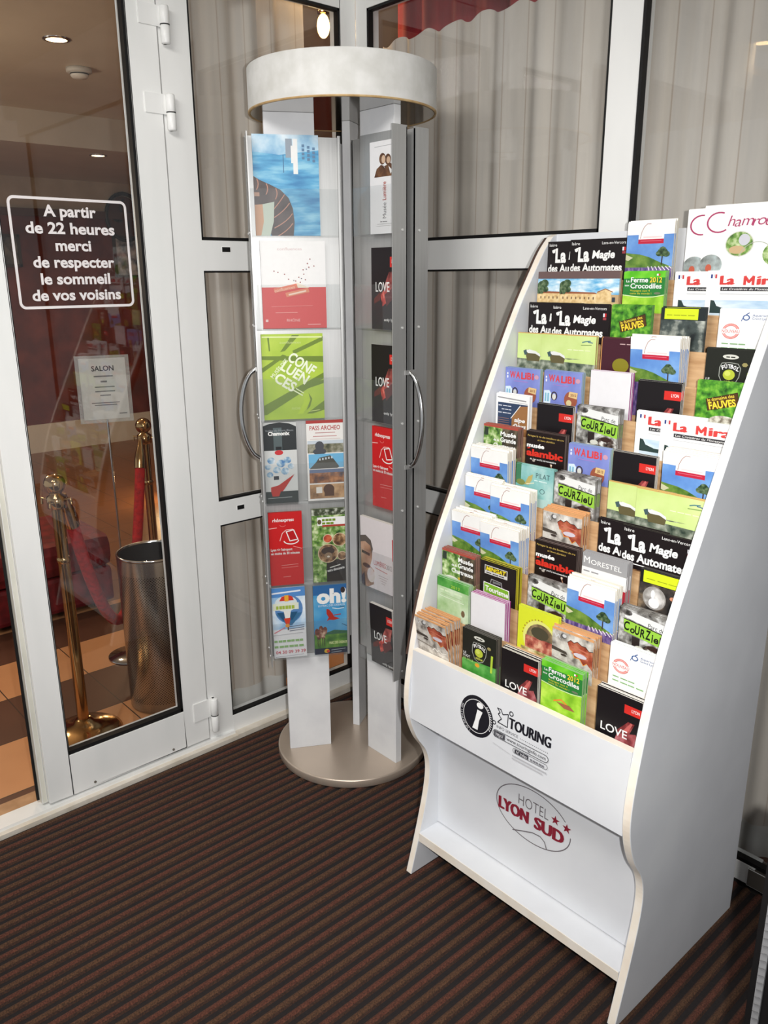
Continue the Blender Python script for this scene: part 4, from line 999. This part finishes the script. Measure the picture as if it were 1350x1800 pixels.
def stanchion(x, y, h, label):
    e = tag(empty('rope_stanchion', (x, y, 0)), label, 'barrier post', 'brass rope barrier posts')
    b = MB(); b.lathe([(0, 0), (.125, 0), (.125, .006), (.11, .016), (.07, .03), (.035, .042), (.026, .055), (0, .055)], BRASS, n=48); b.build('base', e)
    b = MB(); b.lathe([(.019, .05), (.019, h - .10)], BRASS, n=24); b.lathe([(.019, h - .28), (.022, h - .275), (.022, h - .265), (.019, h - .26)], BRASS, n=24); b.build('pole', e)
    b = MB(); b.lathe([(.019, h - .10), (.030, h - .095), (.030, h - .06), (.018, h - .052), (.016, h - .04)], BRASS, n=24)
    for k in range(4):
        q = PI / 4 + k * PI / 2
        b.tube([(.03 * math.cos(q), .03 * math.sin(q), h - .07), (.046 * math.cos(q), .046 * math.sin(q), h - .066), (.048 * math.cos(q), .048 * math.sin(q), h - .085)], .004, BRASS, 8)
    b.build('hook_collar', e)
    b = MB(); b.lathe([(.034 * math.sin(PI * k / 14), h - .02 - .034 * math.cos(PI * k / 14)) for k in range(15)], BRASS, n=28); b.build('ball_finial', e)
stanchion(-.345, -.967, .90, 'brass rope post with round base, first behind the glass door')
stanchion(-1.1, -.304, .905, 'brass rope post holding the red rope above the steel bin')
RVEL = mottle('red velvet rope', [(140, 12, 12), (170, 18, 18), (190, 26, 24)], 60.0, .8)
def rope(p, q, sag, label):
    e = tag(empty('barrier_rope', p), label, 'rope', 'red barrier ropes')
    P, Q = Vector(p), Vector(q); pts = []
    for i in range(81):
        t = i / 80
        v = P.lerp(Q, t); v.z -= sag * (1 - (2 * t - 1) ** 2); pts.append(v - P)
    b = MB(); b.tube(pts[3:-3], .021, RVEL, 12); b.build('rope', e)
    for k in (0, -1):
        b = MB(); seg = pts[0:5] if k == 0 else pts[-5:]
        b.tube(seg, [.008, .014, .022, .025, .025] if k == 0 else [.025, .025, .022, .014, .008], BRASS, 12); c = b.build('end_cap', e); c['label'] = 'brass end cap'
rope((-1.066, -.338, .835), (-.378, -.932, .835), .62, 'red velvet rope sagging between the two brass posts')

# notice stand
e = tag(empty('notice_stand', (-.8, -.585, 0)), 'slim metal stand holding a white SALON notice', 'sign')
b = MB(); b.lathe([(0, 0), (.09, 0), (.09, .006), (.02, .012), (0, .012)], CHROME, n=40); b.build('base', e)
b = MB(); b.tube([(0, 0, .01), (0, 0, .985)], .004, CHROME, 10); b.build('rod', e)
dirv = (CAM - Vector((-1.0, -.495, 1.1))); az = math.atan2(dirv.y, dirv.x)
b = MB(); b.box(-.096, .096, -.004, .004, .972, 1.222, glass('sign sleeve', (.9, .94, .92), 1.0, .25)); hld = b.build('sleeve', e); hld.rotation_euler = (0, 0, math.radians(72))
b = MB(); PW = .165
b.box(-.0825, .0825, -.0052, -.0042, .985, 1.212, flat((206, 208, 204), .6))
a = Art(b, lambda u, v, ee: ((u - .5) * PW, -.0053 - ee, 1.212 - v * PW), 1.37)
ink = (40, 40, 44)
a.T('SALON', .26, .74, .28, .11, ink, .02)
for v, u0, u1, wd in ((.4, .3, .7, .03), (.52, .44, .56, .04), (.64, .3, .72, .025), (.74, .3, .72, .025), (.83, .4, .62, .025), (1.0, .2, .8, .02), (1.05, .26, .74, .02), (1.26, .78, .94, .02)): a.line([(u0, v), (u1, v)], wd, (110, 110, 112))
pp = b.build('notice', hld); pp['label'] = 'white notice reading SALON'

# low red bench
e = tag(empty('bench', (-1.62, -.7, 0)), 'low rounded dark red bench behind the first brass post', 'bench')
BRED = mottle('dark red upholstery', [(84, 12, 18), (104, 16, 22), (122, 26, 30)], 20.0, .6, bump=.2)
b = MB(); b.box(-.26, .26, -.62, .30, .03, .2, BRED); b.build('seat_base', e, bevel=.02)
b = MB(); b.box(-.27, .27, -.63, .31, .2, .36, BRED); b.build('cushion', e, bevel=.05)
for sx in (-.2, .2):
    for syy in (-.55, .24):
        b = MB(); b.lathe([(0, 0), (.02, 0), (.024, .03), (0, .03)], BK and flat((30, 22, 20)), sx, syy, 14); b.build('foot', e)
# lit lamp beyond the rope
e = tag(empty('lamp', (-3.1, .86, 0)), 'glowing box lamp standing on the lobby floor by the door stile', 'lamp')
b = MB(); b.box(-.11, .11, -.11, .11, 0, .09, flat((140, 40, 30))); b.build('base', e, bevel=.006)
b = MB(); b.box(-.09, .09, -.09, .09, .09, .27, emis('lamp shade glow', (255, 206, 140), 5.0)); b.build('lamp_shade', e, bevel=.012)
b = MB(); b.box(-.11, .11, -.11, .11, .27, .29, flat((140, 40, 30))); b.build('cap', e, bevel=.004)
light('lamp_light', 'POINT', (-2.93, .66, .2), 5, (1.0, .66, .32), .05)
# framed pictures and mirror on the far wall
def picture(y, z, w_, h_, m, label, name='framed_picture'):
    e = tag(empty(name, (-5.2, y, z)), label, 'picture' if name != 'wall_mirror' else 'mirror')
    b = MB(); fr = flat((62, 44, 30), .4); f = .022
    b.box(0, .025, -w_ / 2, w_ / 2, -h_ / 2, -h_ / 2 + f, fr); b.box(0, .025, -w_ / 2, w_ / 2, h_ / 2 - f, h_ / 2, fr); b.box(0, .025, -w_ / 2, -w_ / 2 + f, -h_ / 2, h_ / 2, fr); b.box(0, .025, w_ / 2 - f, w_ / 2, -h_ / 2, h_ / 2, fr); b.build('frame', e)
    b = MB(); b.box(0, .012, -w_ / 2 + f, w_ / 2 - f, -h_ / 2 + f, h_ / 2 - f, m); b.build('print', e)
picture(1.60, 1.68, .26, .36, mottle('poster print', [(80, 84, 96), (150, 150, 150), (206, 200, 196)], 14.0), 'pale framed picture low on the lobby wall near the door stile')
picture(.57, 1.72, .17, .26, mottle('pictogram print', [(56, 50, 48), (120, 112, 104)], 12.0), 'small dim framed picture on the lobby wall left of the lettering')
e = tag(empty('wall_mirror', (-5.2, 1.6, 2.02)), 'oval dark wrought frame above the pale framed picture', 'wall ornament')
b = MB(); b.tube([(.02, .17 * math.cos(2 * PI * i / 32), .2 * math.sin(2 * PI * i / 32)) for i in range(33)], .016, flat((30, 24, 20), .4), 8)
for k in range(4):
    b.tube([(.02, .12 * math.cos(q + k * PI / 2) * (1 - .1 * j), .15 * math.sin(q + k * PI / 2) * (1 - .1 * j)) for j, q in enumerate([.1 * i for i in range(8)])], .01, flat((30, 24, 20), .4), 6)
b.build('frame', e)
b = MB(); b.prism([(.15 * math.cos(2 * PI * i / 28), .18 * math.sin(2 * PI * i / 28)) for i in range(28)], 'x', 0, .008, flat((84, 48, 34), .3)); b.build('backing', e)
# wall lamp glowing behind the left curtain
e = tag(empty('wall_lamp', (-.30, .108, 2.325)), 'small glowing lamp seen through the curtain beside the corner post', 'lamp')
b = MB(); b.lathe([(.022 * math.sin(PI * k / 12), -.038 * math.cos(PI * k / 12)) for k in range(13)], emis('bulb glow', (255, 200, 120), 9.0), n=20); b.build('bulb', e)
b = MB(); b.lathe([(0, .06), (.02, .06), (.02, .038), (0, .038)], BRASS, n=16); b.tube([(0, 0, .06), (0, 0, .3)], .005, BRASS, 8); b.build('stem', e)
light('wall_lamp_light', 'POINT', (-.24, .02, 2.3), 3.5, (1.0, .66, .32), .03)

# ================================================================== ROTATING LEAFLET STAND
CX, CY = .328, -.332
stand = tag(empty('rotating_stand', (CX, CY, 0)), 'tall three-winged rotating brochure stand on a round steel base, white drum on top', 'brochure stand')
b = MB(); b.lathe([(0, 0), (.243, 0), (.245, .003), (.245, .023), (.2435, .0262), (.239, .027), (0, .027)], BASE_METAL, n=96); b.build('base_plate', stand)
HX, HY = .003, .005
hd = MB(); hd.lathe([(.246, 1.914), (.250, 1.914), (.2505, 1.917), (.2505, 2.0165), (.2485, 2.019)], DRUM_WHITE, HX, HY, 96); hd.lathe([(.2485, 2.019), (.0, 2.019)], DRUM_WHITE, HX, HY, 96, smooth=False); hd = hd.build('header_drum', stand)
b = MB(); b.lathe([(.2445, 1.9185), (.2445, 1.9122), (.2508, 1.9122), (.2512, 1.9165)], TAN_RIM, HX, HY, 96); b = b.build('rim', hd); b['label'] = 'tan bottom rim'
b = MB(); b.lathe([(0, 1.913), (.2445, 1.913)], MIRROR_METAL, HX, HY, 96, smooth=False); b = b.build('underside', hd); b['label'] = 'polished metal underside'
OFF = .0147
SHZ = [1.604, 1.360, 1.106, .860, .604, .364]
Z0T, Z1T_ = .362, 1.853
SCREW = flat((206, 206, 204), .3)
for phi in (0, 120, 240):
    d = Vector((math.cos(math.radians(phi)), math.sin(math.radians(phi)))); n_ = Vector((-d.y, d.x)); O = Vector((0, 0))
    b = MB(); b.frame_box(O, d, n_, .0756, .209, OFF - .0115, OFF + .0115, .027, 1.9128, FIN_WHITE); b.build('wing_board', stand, bevel=.001)
    for side in (1, -1):
        r0, r1 = (.012, .258) if side > 0 else (.079, .258)
        s0 = OFF + side * .0125; s1 = OFF + side * .0155
        lo, hi = min(s0, s1), max(s0, s1)
        b = MB()
        b.frame_box(O, d, n_, r0, r1, lo, hi, Z0T, Z1T_, TRAY_METAL)
        e1 = OFF + side * .0625
        b.frame_box(O, d, n_, r1 - .003, r1, min(s0, e1), max(s0, e1), Z0T - .014, Z1T_ + .004, TRAY_METAL)
        if side > 0:
            e2 = OFF + side * .046
            b.frame_box(O, d, n_, r0, r0 + .003, min(s0, e2), max(s0, e2), Z0T, Z1T_, TRAY_METAL)
            b.frame_box(O, d, n_, r0, r0 + .008, e2 - .003, e2, Z0T, Z1T_, TRAY_METAL)
        tr = b.build('tray', stand)
        for zz in SHZ:
            b = MB()
            q1 = OFF + side * .0435; q2 = OFF + side * .0455
            b.frame_box(O, d, n_, r0 + .004, r1 - .004, min(s1, q2), max(s1, q2), zz - .003, zz, ACRYLIC)
            b.frame_box(O, d, n_, r0 + .004, r1 - .004, min(q1, q2), max(q1, q2), zz, zz + .118, ACRYLIC)
            b.build('pocket', tr)
            b = MB()
            for off in (side * .03,):
                c = d * (r1 + .0004) + n_ * (OFF + off)
                c2 = d * (r1 + .003) + n_ * (OFF + off)
                b.tube([(c.x, c.y, zz + .008), (c2.x, c2.y, zz + .008)], .0032, SCREW, 8)
            b.build('screw', tr)
    # bowed handle on the wing's outer edge
    b = MB(); pts = []
    for i in range(21):
        t = i / 20; s = 2 * t - 1
        r = .258 + .048 * math.sqrt(max(0, 1 - s * s)) ** 1.25 if abs(s) < 1 else .258
        c = d * r + n_ * OFF
        pts.append((c.x, c.y, 1.12 + .13 * s))
    b.tube(pts, .0058, CHROME, 12)
    for zz in (.99, 1.25): b.frame_box(O, d, n_, .2565, .2605, OFF - .020, OFF + .020, zz - .006, zz + .006, TRAY_METAL)
    b.build('handle', stand)

def stand_leaf(phi, side, kind, ra, rb, ztop, zbot, label, extra=0, off=.027, tilt=0.0, t=.002, group=None):
    """a leaflet in a pocket: ra..rb along the wing, its face turned out of the tray"""
    d = Vector((math.cos(math.radians(phi)), math.sin(math.radians(phi)))); n_ = Vector((-d.y, d.x)) * side
    rm = (ra + rb) / 2
    rz = math.radians(phi + (90 if side > 0 else -90) + 90)
    for k in range(extra + 1):
        c = Vector((CX, CY)) + d * rm + Vector((-d.y, d.x)) * OFF + n_ * (off - k * (t + .0004))
        z = zbot
        o = leaflet('brochure', kind, c.x, c.y, z, ztop - zbot, t, rz, tilt)
        if k == 0: tag(o, label, 'brochure', 'brochures on the rotating stand')
        else: tag(o, 'further copy behind the ' + label, 'brochure', 'spare copies on the rotating stand')
A_ = (240, 1)
stand_leaf(*A_, 'blue', .068, .242, 1.856, 1.605, 'blue water poster brochure at the top of the stand')
stand_leaf(*A_, 'confl', .058, .234, 1.592, 1.361, 'half white, half red booklet below the blue poster', off=.033)
stand_leaf(*A_, 'green', .071, .243, 1.346, 1.107, 'lime green booklet with tilted white CONFLUENCES title', 1, off=.033)
stand_leaf(*A_, 'chamonix', .155, .249, 1.099, .861, 'black and white mountain leaflet with rounded dark top', 1, off=.033)
stand_leaf(*A_, 'archeo', .016, .126, 1.101, .861, 'white PASS ARCHEO leaflet with four picture strips', 1, off=.033)
stand_leaf(*A_, 'express', .148, .247, .833, .605, 'red train leaflet with white outline, left wing', 3, off=.038)
stand_leaf(*A_, 'zoo', .016, .119, .836, .605, 'green zoo leaflet with a gorilla face', 3, off=.038)
stand_leaf(*A_, 'balloon', .147, .248, .596, .365, 'hot air balloon leaflet in the lowest pocket', 2, off=.038)
stand_leaf(*A_, 'oh', .018, .122, .593, .365, 'blue bird park leaflet reading oh!', 2, off=.038)
B_ = (0, -1)
stand_leaf(*B_, 'lum', .139, .234, 1.828, 1.605, 'white museum leaflet with two sepia men', off=.033)
stand_leaf(*B_, 'love', .141, .241, 1.571, 1.361, 'black LOVE leaflet, upper of the right wing', off=.033)
stand_leaf(*B_, 'love', .140, .240, 1.320, 1.107, 'black LOVE leaflet, middle of the right wing', 1, off=.035)
stand_leaf(*B_, 'express', .139, .238, 1.094, .861, 'red train leaflet with white outline, right wing', 3, off=.035)
stand_leaf(*B_, 'smile', .092, .237, .822, .605, 'white booklet with a smiling bearded person', 4, off=.041, tilt=.02)
stand_leaf(*B_, 'love', .134, .234, .560, .365, 'black LOVE leaflet leaning forward at the bottom of right wing', 4, off=.041, tilt=.04)

# ================================================================== SLOPING BROCHURE RACK
XL, XR = .886, 1.515
PT = .0185
rack = tag(empty('brochure_rack', (0, 0, 0)), 'tall white sloping brochure rack with curved sides and thirteen tiers', 'brochure rack')
key = [(-.141, 1.588), (-.172, 1.556), (-.207, 1.505), (-.258, 1.425), (-.325, 1.30), (-.400, 1.15), (-.468, 1.01), (-.530, .88), (-.578, .748), (-.608, .62), (-.6215, .52), (-.615, .455), (-.592, .395), (-.560, .345), (-.547, .295), (-.551, .235), (-.566, .165), (-.586, .09), (-.612, 0.0)]
def spline(K, n=5):
    out = []
    for i in range(len(K) - 1):
        p0, p1, p2, p3 = K[max(i - 1, 0)], K[i], K[i + 1], K[min(i + 2, len(K) - 1)]
        for j in range(n):
            t = j / n
            out.append(tuple(.5 * (2 * p1[q] + (p2[q] - p0[q]) * t + (2 * p0[q] - 5 * p1[q] + 4 * p2[q] - p3[q]) * t * t + (3 * p1[q] - p0[q] - 3 * p2[q] + p3[q]) * t ** 3) for q in (0, 1)))
    out.append(K[-1]); return out
prof = [(-.109, 1.594), (-.125, 1.594)] + spline(key) + [(-.109, 0.0)]
for x0 in (XL, XR - PT):
    mb = MB(); mb.prism(prof, 'x', x0, x0 + PT, LAMINATE, EDGE_CREAM); mb.build('side_panel', rack, bevel=.0014)
XI0, XI1 = XL + PT, XR - PT
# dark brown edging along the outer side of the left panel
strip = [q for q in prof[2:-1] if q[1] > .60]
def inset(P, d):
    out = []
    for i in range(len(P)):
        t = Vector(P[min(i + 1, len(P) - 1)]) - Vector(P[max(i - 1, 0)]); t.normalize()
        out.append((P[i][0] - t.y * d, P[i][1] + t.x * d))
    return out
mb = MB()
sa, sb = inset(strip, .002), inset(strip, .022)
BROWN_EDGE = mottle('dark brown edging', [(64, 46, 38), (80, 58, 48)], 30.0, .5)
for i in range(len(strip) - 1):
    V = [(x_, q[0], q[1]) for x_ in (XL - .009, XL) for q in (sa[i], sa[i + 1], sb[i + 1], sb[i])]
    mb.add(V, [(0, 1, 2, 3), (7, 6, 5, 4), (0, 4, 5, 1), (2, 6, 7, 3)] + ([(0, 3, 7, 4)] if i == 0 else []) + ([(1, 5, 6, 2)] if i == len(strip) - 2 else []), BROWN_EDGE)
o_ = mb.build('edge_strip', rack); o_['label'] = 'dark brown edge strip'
mb = MB(); mb.box(XI0, XI1, -.127, -.109, .06, 1.594, LAMINATE); mb.build('back_panel', rack)
mb = MB()
mb.prism([(-.592, .640), (-.608, .640), (-.618, .462), (-.602, .462)], 'x', XI0, XI1, LAMINATE); fb = mb.build('front_board', rack)
mb = MB(); mb.box(XI0, XI1, -.6075, -.592, .6402, .6414, EDGE_CREAM); mb.build('top_edge', fb)
mb = MB(); mb.box(XI0, XI1, -.515, -.500, .115, .53, LAMINATE); rp = mb.build('recess_panel', rack)
mb = MB(); mb.box(XI0, XI1, -.583, -.49, .088, .112, LAMINATE); mb.box(XI0, XI1, -.5845, -.583, .088, .112, EDGE_CREAM); mb.build('bottom_shelf', rack)
TOPS = [1.575, 1.506, 1.434, 1.367, 1.288, 1.222, 1.155, 1.086, 1.018, .950, .876, .811, .735]
YF = [-.171 - .0335 * k - (.006 if k > 5 else 0) for k in range(13)]
FLOORZ = [t - .212 for t in TOPS]
for k in range(13):
    mb = MB()
    yb = YF[k] + .0305
    if k == 0: yb = -.128
    # floor of the pocket, and the upright in front of it that backs the next pocket down
    mb.box(XI0, XI1, YF[k] - .001, yb, FLOORZ[k] - .004, FLOORZ[k], RAW_WOOD)
    if k < 12: mb.box(XI0, XI1, YF[k] - .0032, YF[k] - .001, FLOORZ[k] - .05, TOPS[k] - .088, RAW_WOOD)
    mb.build('tier', rack)
# stickers on the front board
FBY = -.6216
def front_y(z):
    return -.608 - (.640 - z) / .178 * .010
mb = MB()
a = Art(mb, lambda u, v, e: (1.06 + u * .27, front_y(.61 - v * .27) - .0003 - e, .61 - v * .27), 1.0, clipped=False)
k_ = (26, 26, 34)
cu, cv, R_ = .205, .205, .18
a.E(cu, cv, R_, R_ * 1.0, k_, 40); a.ring(cu, cv, R_ * .80, R_ * .80, .006, (226, 226, 226), 40)
a.E(cu + .03, cv - .108, .036, .026, (236, 236, 236), 20)
a.poly([(cu + .005, cv - .065), (cu + .062, cv - .06), (cu + .03, cv + .03), (cu + .022, cv + .115), (cu - .036, cv + .115), (cu - .012, cv + .03)], (236, 236, 236))
for i, ch in enumerate('INFORMATION'):
    q = PI * .62 + i * .145
    a.T(ch, cu + R_ * .845 * math.cos(q), None, cv + R_ * .845 * math.sin(q), .019, (216, 216, 220), 0, 0, -(q + PI / 2))
for i in range(11):
    q = -PI * .28 + i * .125
    a.line([(cu + R_ * .85 * math.cos(q), cv + R_ * .85 * math.sin(q)), (cu + R_ * .94 * math.cos(q + .05), cv + R_ * .94 * math.sin(q + .05))], .008, (206, 206, 210))
s_ = mb.build('sticker', fb); s_['label'] = 'round black information sticker'
mb = MB()
a = Art(mb, lambda u, v, e: (1.16 + u * .16, front_y(.615 - v * .16) - .0003 - e, .615 - v * .16), 1.0, clipped=False)
a.TB('TOURING', .295, .98, .30, .145, k_, .008, .01)
a.line([(.08, .10), (.13, .15), (.10, .18), (.16, .23), (.10, .30), (.27, .31), (.27, .12), (.18, .16), (.14, .1), (.08, .10)], .014, k_)
a.ring(.32, .09, .03, .03, .014, k_, 16); a.ring(.04, .33, .026, .026, .013, k_, 16)
a.T('INFO SERVICE', .09, .46, .385, .04, (90, 90, 96))
for i in range(16): a.E(.50 + i * .03, .375, .006, .006, k_, 6)
def pill(u0, u1, v0, v1, wd=.008):
    r = (v1 - v0) / 2; c = (v0 + v1) / 2
    P = [(u1 - r + r * math.cos(-PI / 2 + PI * i / 8), c + r * math.sin(-PI / 2 + PI * i / 8)) for i in range(9)] + [(u0 + r + r * math.cos(PI / 2 + PI * i / 8), c + r * math.sin(PI / 2 + PI * i / 8)) for i in range(9)]
    a.line(P + [P[0]], wd, k_)
pill(.04, .97, .42, .52); a.R(.06, .43, .25, .51, (70, 70, 76)); a.T('http://', .09, .22, .495, .05, (220, 220, 224)); a.T('www.touringinfo.com', .28, .93, .49, .05, k_)
pill(.40, .97, .545, .615, .006); a.R(.43, .553, .66, .607, (60, 60, 66)); a.T('N° Indigo', .46, .64, .6, .036, (220, 220, 224)); a.W(.69, .93, .6, .05, (120, 120, 126), 5)
a.line([(.40, .66), (.96, .66)], .018, (176, 176, 180)); a.line([(.4, .70), (.9, .70)], .018, (186, 186, 190)); a.line([(.05, .62), (.36, .66)], .006, (190, 190, 194))
s_ = mb.build('sticker', fb); s_['label'] = 'TOURING sticker with web address'
mb = MB()
W_ = .216
a = Art(mb, lambda u, v, e: (1.10 + u * W_, -.5153 - e, .372 - v * W_), 1.0, clipped=False)
gr = (110, 104, 108); rd = (138, 34, 52)
tilt_ = .16
P = []
for i in range(57):
    q = -.10 + (2 * PI - .52) * i / 56
    x_, y_ = .5 * math.cos(q), .325 * math.sin(q)
    P.append((.5 + x_ * math.cos(tilt_) - y_ * math.sin(tilt_) * .6, .36 + y_ * math.cos(tilt_) + x_ * math.sin(tilt_) * .25))
a.line(P, .011, gr)
a.T('HOTEL', .31, .71, .29, .125, gr, -.008)
a.TB('LYON', .045, .45, .47, .14, rd, .011, .012); a.TB('SUD', .54, .91, .47, .14, rd, .011, .012)
for su, sv in ((.80, .235), (.945, .255)):
    a.poly([(su + (.058 if i % 2 == 0 else .023) * math.sin(PI * i / 5), sv - (.058 if i % 2 == 0 else .023) * math.cos(PI * i / 5)) for i in range(10)], rd)
a.line([(.25, .655), (.38, .60), (.52, .545), (.62, .535), (.68, .57), (.71, .64)], .012, gr)
s_ = mb.build('sticker', rp); s_['label'] = 'oval HOTEL LYON SUD emblem'

# ---- leaflets in the thirteen tiers: kind, left edge, top, how many copies behind, forward lean
ROWN = ['top row', 'second row down', 'third row down', 'fourth row down', 'fifth row down', 'sixth row down', 'seventh row down', 'eighth row down', 'ninth row down', 'tenth row down', 'eleventh row down', 'last row but one', 'bottom row']
ROWS = [
 [('magie', .908, 1.575, 1, 0), ('magie', .978, 1.576, 1, 0), ('ardeche', 1.129, 1.607, 4, 0), ('chamrousse', 1.266, 1.627, 1, 0), ('chamrousse', 1.306, 1.630, 1, 0)],
 [('building', .909, 1.506, 1, 0), ('building', .979, 1.506, 3, 0), ('crocodile', 1.149, 1.504, 4, 0), ('mira', 1.267, 1.503, 1, 0), ('mira', 1.342, 1.504, 1, 0)],
 [('magie', .911, 1.435, 1, 0), ('magie', .984, 1.434, 2, 0), ('fauves', 1.146, 1.434, 2, 0), ('limebox', 1.266, 1.432, 2, 0), ('nouveau', 1.393, 1.432, 2, 0)],
 [('bridge', .908, 1.367, 1, 0), ('bridge', .984, 1.368, 2, 0), ('plum', 1.148, 1.366, 2, 0), ('ardeche', 1.229, 1.374, 7, .08), ('futbol', 1.391, 1.358, 3, 0)],
 [('walibi', .907, 1.287, 3, 0), ('walibi', 1.022, 1.288, 4, 0), ('blank', 1.148, 1.298, 4, 0), ('lyon', 1.266, 1.287, 4, 0), ('fauves', 1.396, 1.298, 2, 0)],
 [('alpe', .909, 1.228, 3, 0), ('lyon', 1.033, 1.217, 3, 0), ('courzieu', 1.142, 1.224, 6, 0), ('mira', 1.284, 1.228, 1, 0), ('mira', 1.344, 1.224, 1, 0)],
 [('chartreuse', .907, 1.159, 6, 0), ('alambic', 1.036, 1.159, 4, 0), ('walibi', 1.153, 1.147, 4, 0), ('lyon', 1.266, 1.147, 3, 0), ('ardeche', 1.381, 1.166, 6, .03)],
 [('ardeche', .907, 1.110, 6, .05), ('pilat', 1.037, 1.088, 4, 0), ('courzieu', 1.146, 1.086, 7, .01), ('bridge', 1.276, 1.090, 1, 0), ('bridge', 1.346, 1.090, 1, 0)],
 [('ardeche', .908, 1.043, 3, .01), ('ardeche', .998, 1.037, 6, .04), ('savage', 1.147, 1.012, 7, .02), ('magie', 1.281, 1.018, 1, 0), ('magie', 1.341, 1.018, 1, 0)],
 [('ardeche', .907, .965, 7, .06), ('ardeche', 1.004, .960, 7, .07), ('alambic', 1.153, .949, 6, 0), ('morestel', 1.274, .951, 6, 0), ('metal', 1.408, .951, 4, 0)],
 [('chartreuse', .908, .878, 6, .02), ('mingat', 1.028, .880, 6, .01), ('courzieu', 1.163, .877, 4, 0), ('ardeche', 1.266, .904, 6, .01), ('courzieu', 1.392, .878, 6, .02)],
 [('greenleaf', .922, .818, 4, 0), ('blank', 1.033, .811, 5, .02), ('museeg', 1.167, .820, 2, 0), ('savage', 1.262, .803, 7, .03), ('nouveau', 1.396, .811, 5, 0)],
 [('savage', .907, .735, 7, .17), ('futbol', 1.039, .737, 5, .01), ('lyon', 1.156, .728, 4, .02), ('crocodile', 1.263, .740, 5, .02), ('lyon', 1.397, .732, 4, .01)],
]
COLN = ['left end', 'second place', 'middle', 'fourth place', 'right end']
for k, row in enumerate(ROWS):
    for c, (kind, x0, ztop, ncop, lean) in enumerate(row):
        fn, wd, paper, desc = KINDS[kind]
        t = .0022 if kind not in ('ardeche', 'savage') else .0026
        twin = (c > 0 and row[c - 1][0] == kind) or (c < 4 and row[c + 1][0] == kind)
        under = c < 4 and row[c + 1][0] == kind and wd > .109
        h = round(ztop - FLOORZ[k], 3)
        y = YF[k] + (.007 if under else 0.0) + max(0, lean - .06) * .08
        # front copy, then the copies standing behind it
        for i in range(ncop + 1):
            jx = 0 if i == 0 else random.uniform(-.0012, .0012)
            dz = 0 if i == 0 else random.uniform(0, .006 if kind in ('ardeche', 'savage') else .0025)
            yy = y + i * (t + .0006)
            ln = lean * (1 - .75 * i / max(1, ncop)) if ncop else lean
            if i == 0:
                lab = f'{desc}, {ROWN[k]}, {COLN[c]}'
                first = leaflet('leaflet', kind, x0 + wd / 2, yy, FLOORZ[k] + .0004, h, t, 0, ln)
                tag(first, lab, 'leaflet', 'leaflets standing in the rack')
            else:
                o = first.copy(); COL.objects.link(o)
                o.location = (x0 + wd / 2 + jx, yy, FLOORZ[k] + .0004 + max(0, dz)); o.rotation_euler = (ln, 0, random.uniform(-.004, .004))
                o['label'] = f'copy behind front {desc.split(" with ")[0].split(" picturing ")[0]}, {ROWN[k]}, {COLN[c]}'
                o['group'] = f'spare copies, {ROWN[k]}, {COLN[c]}'
bpy.context.view_layer.update()
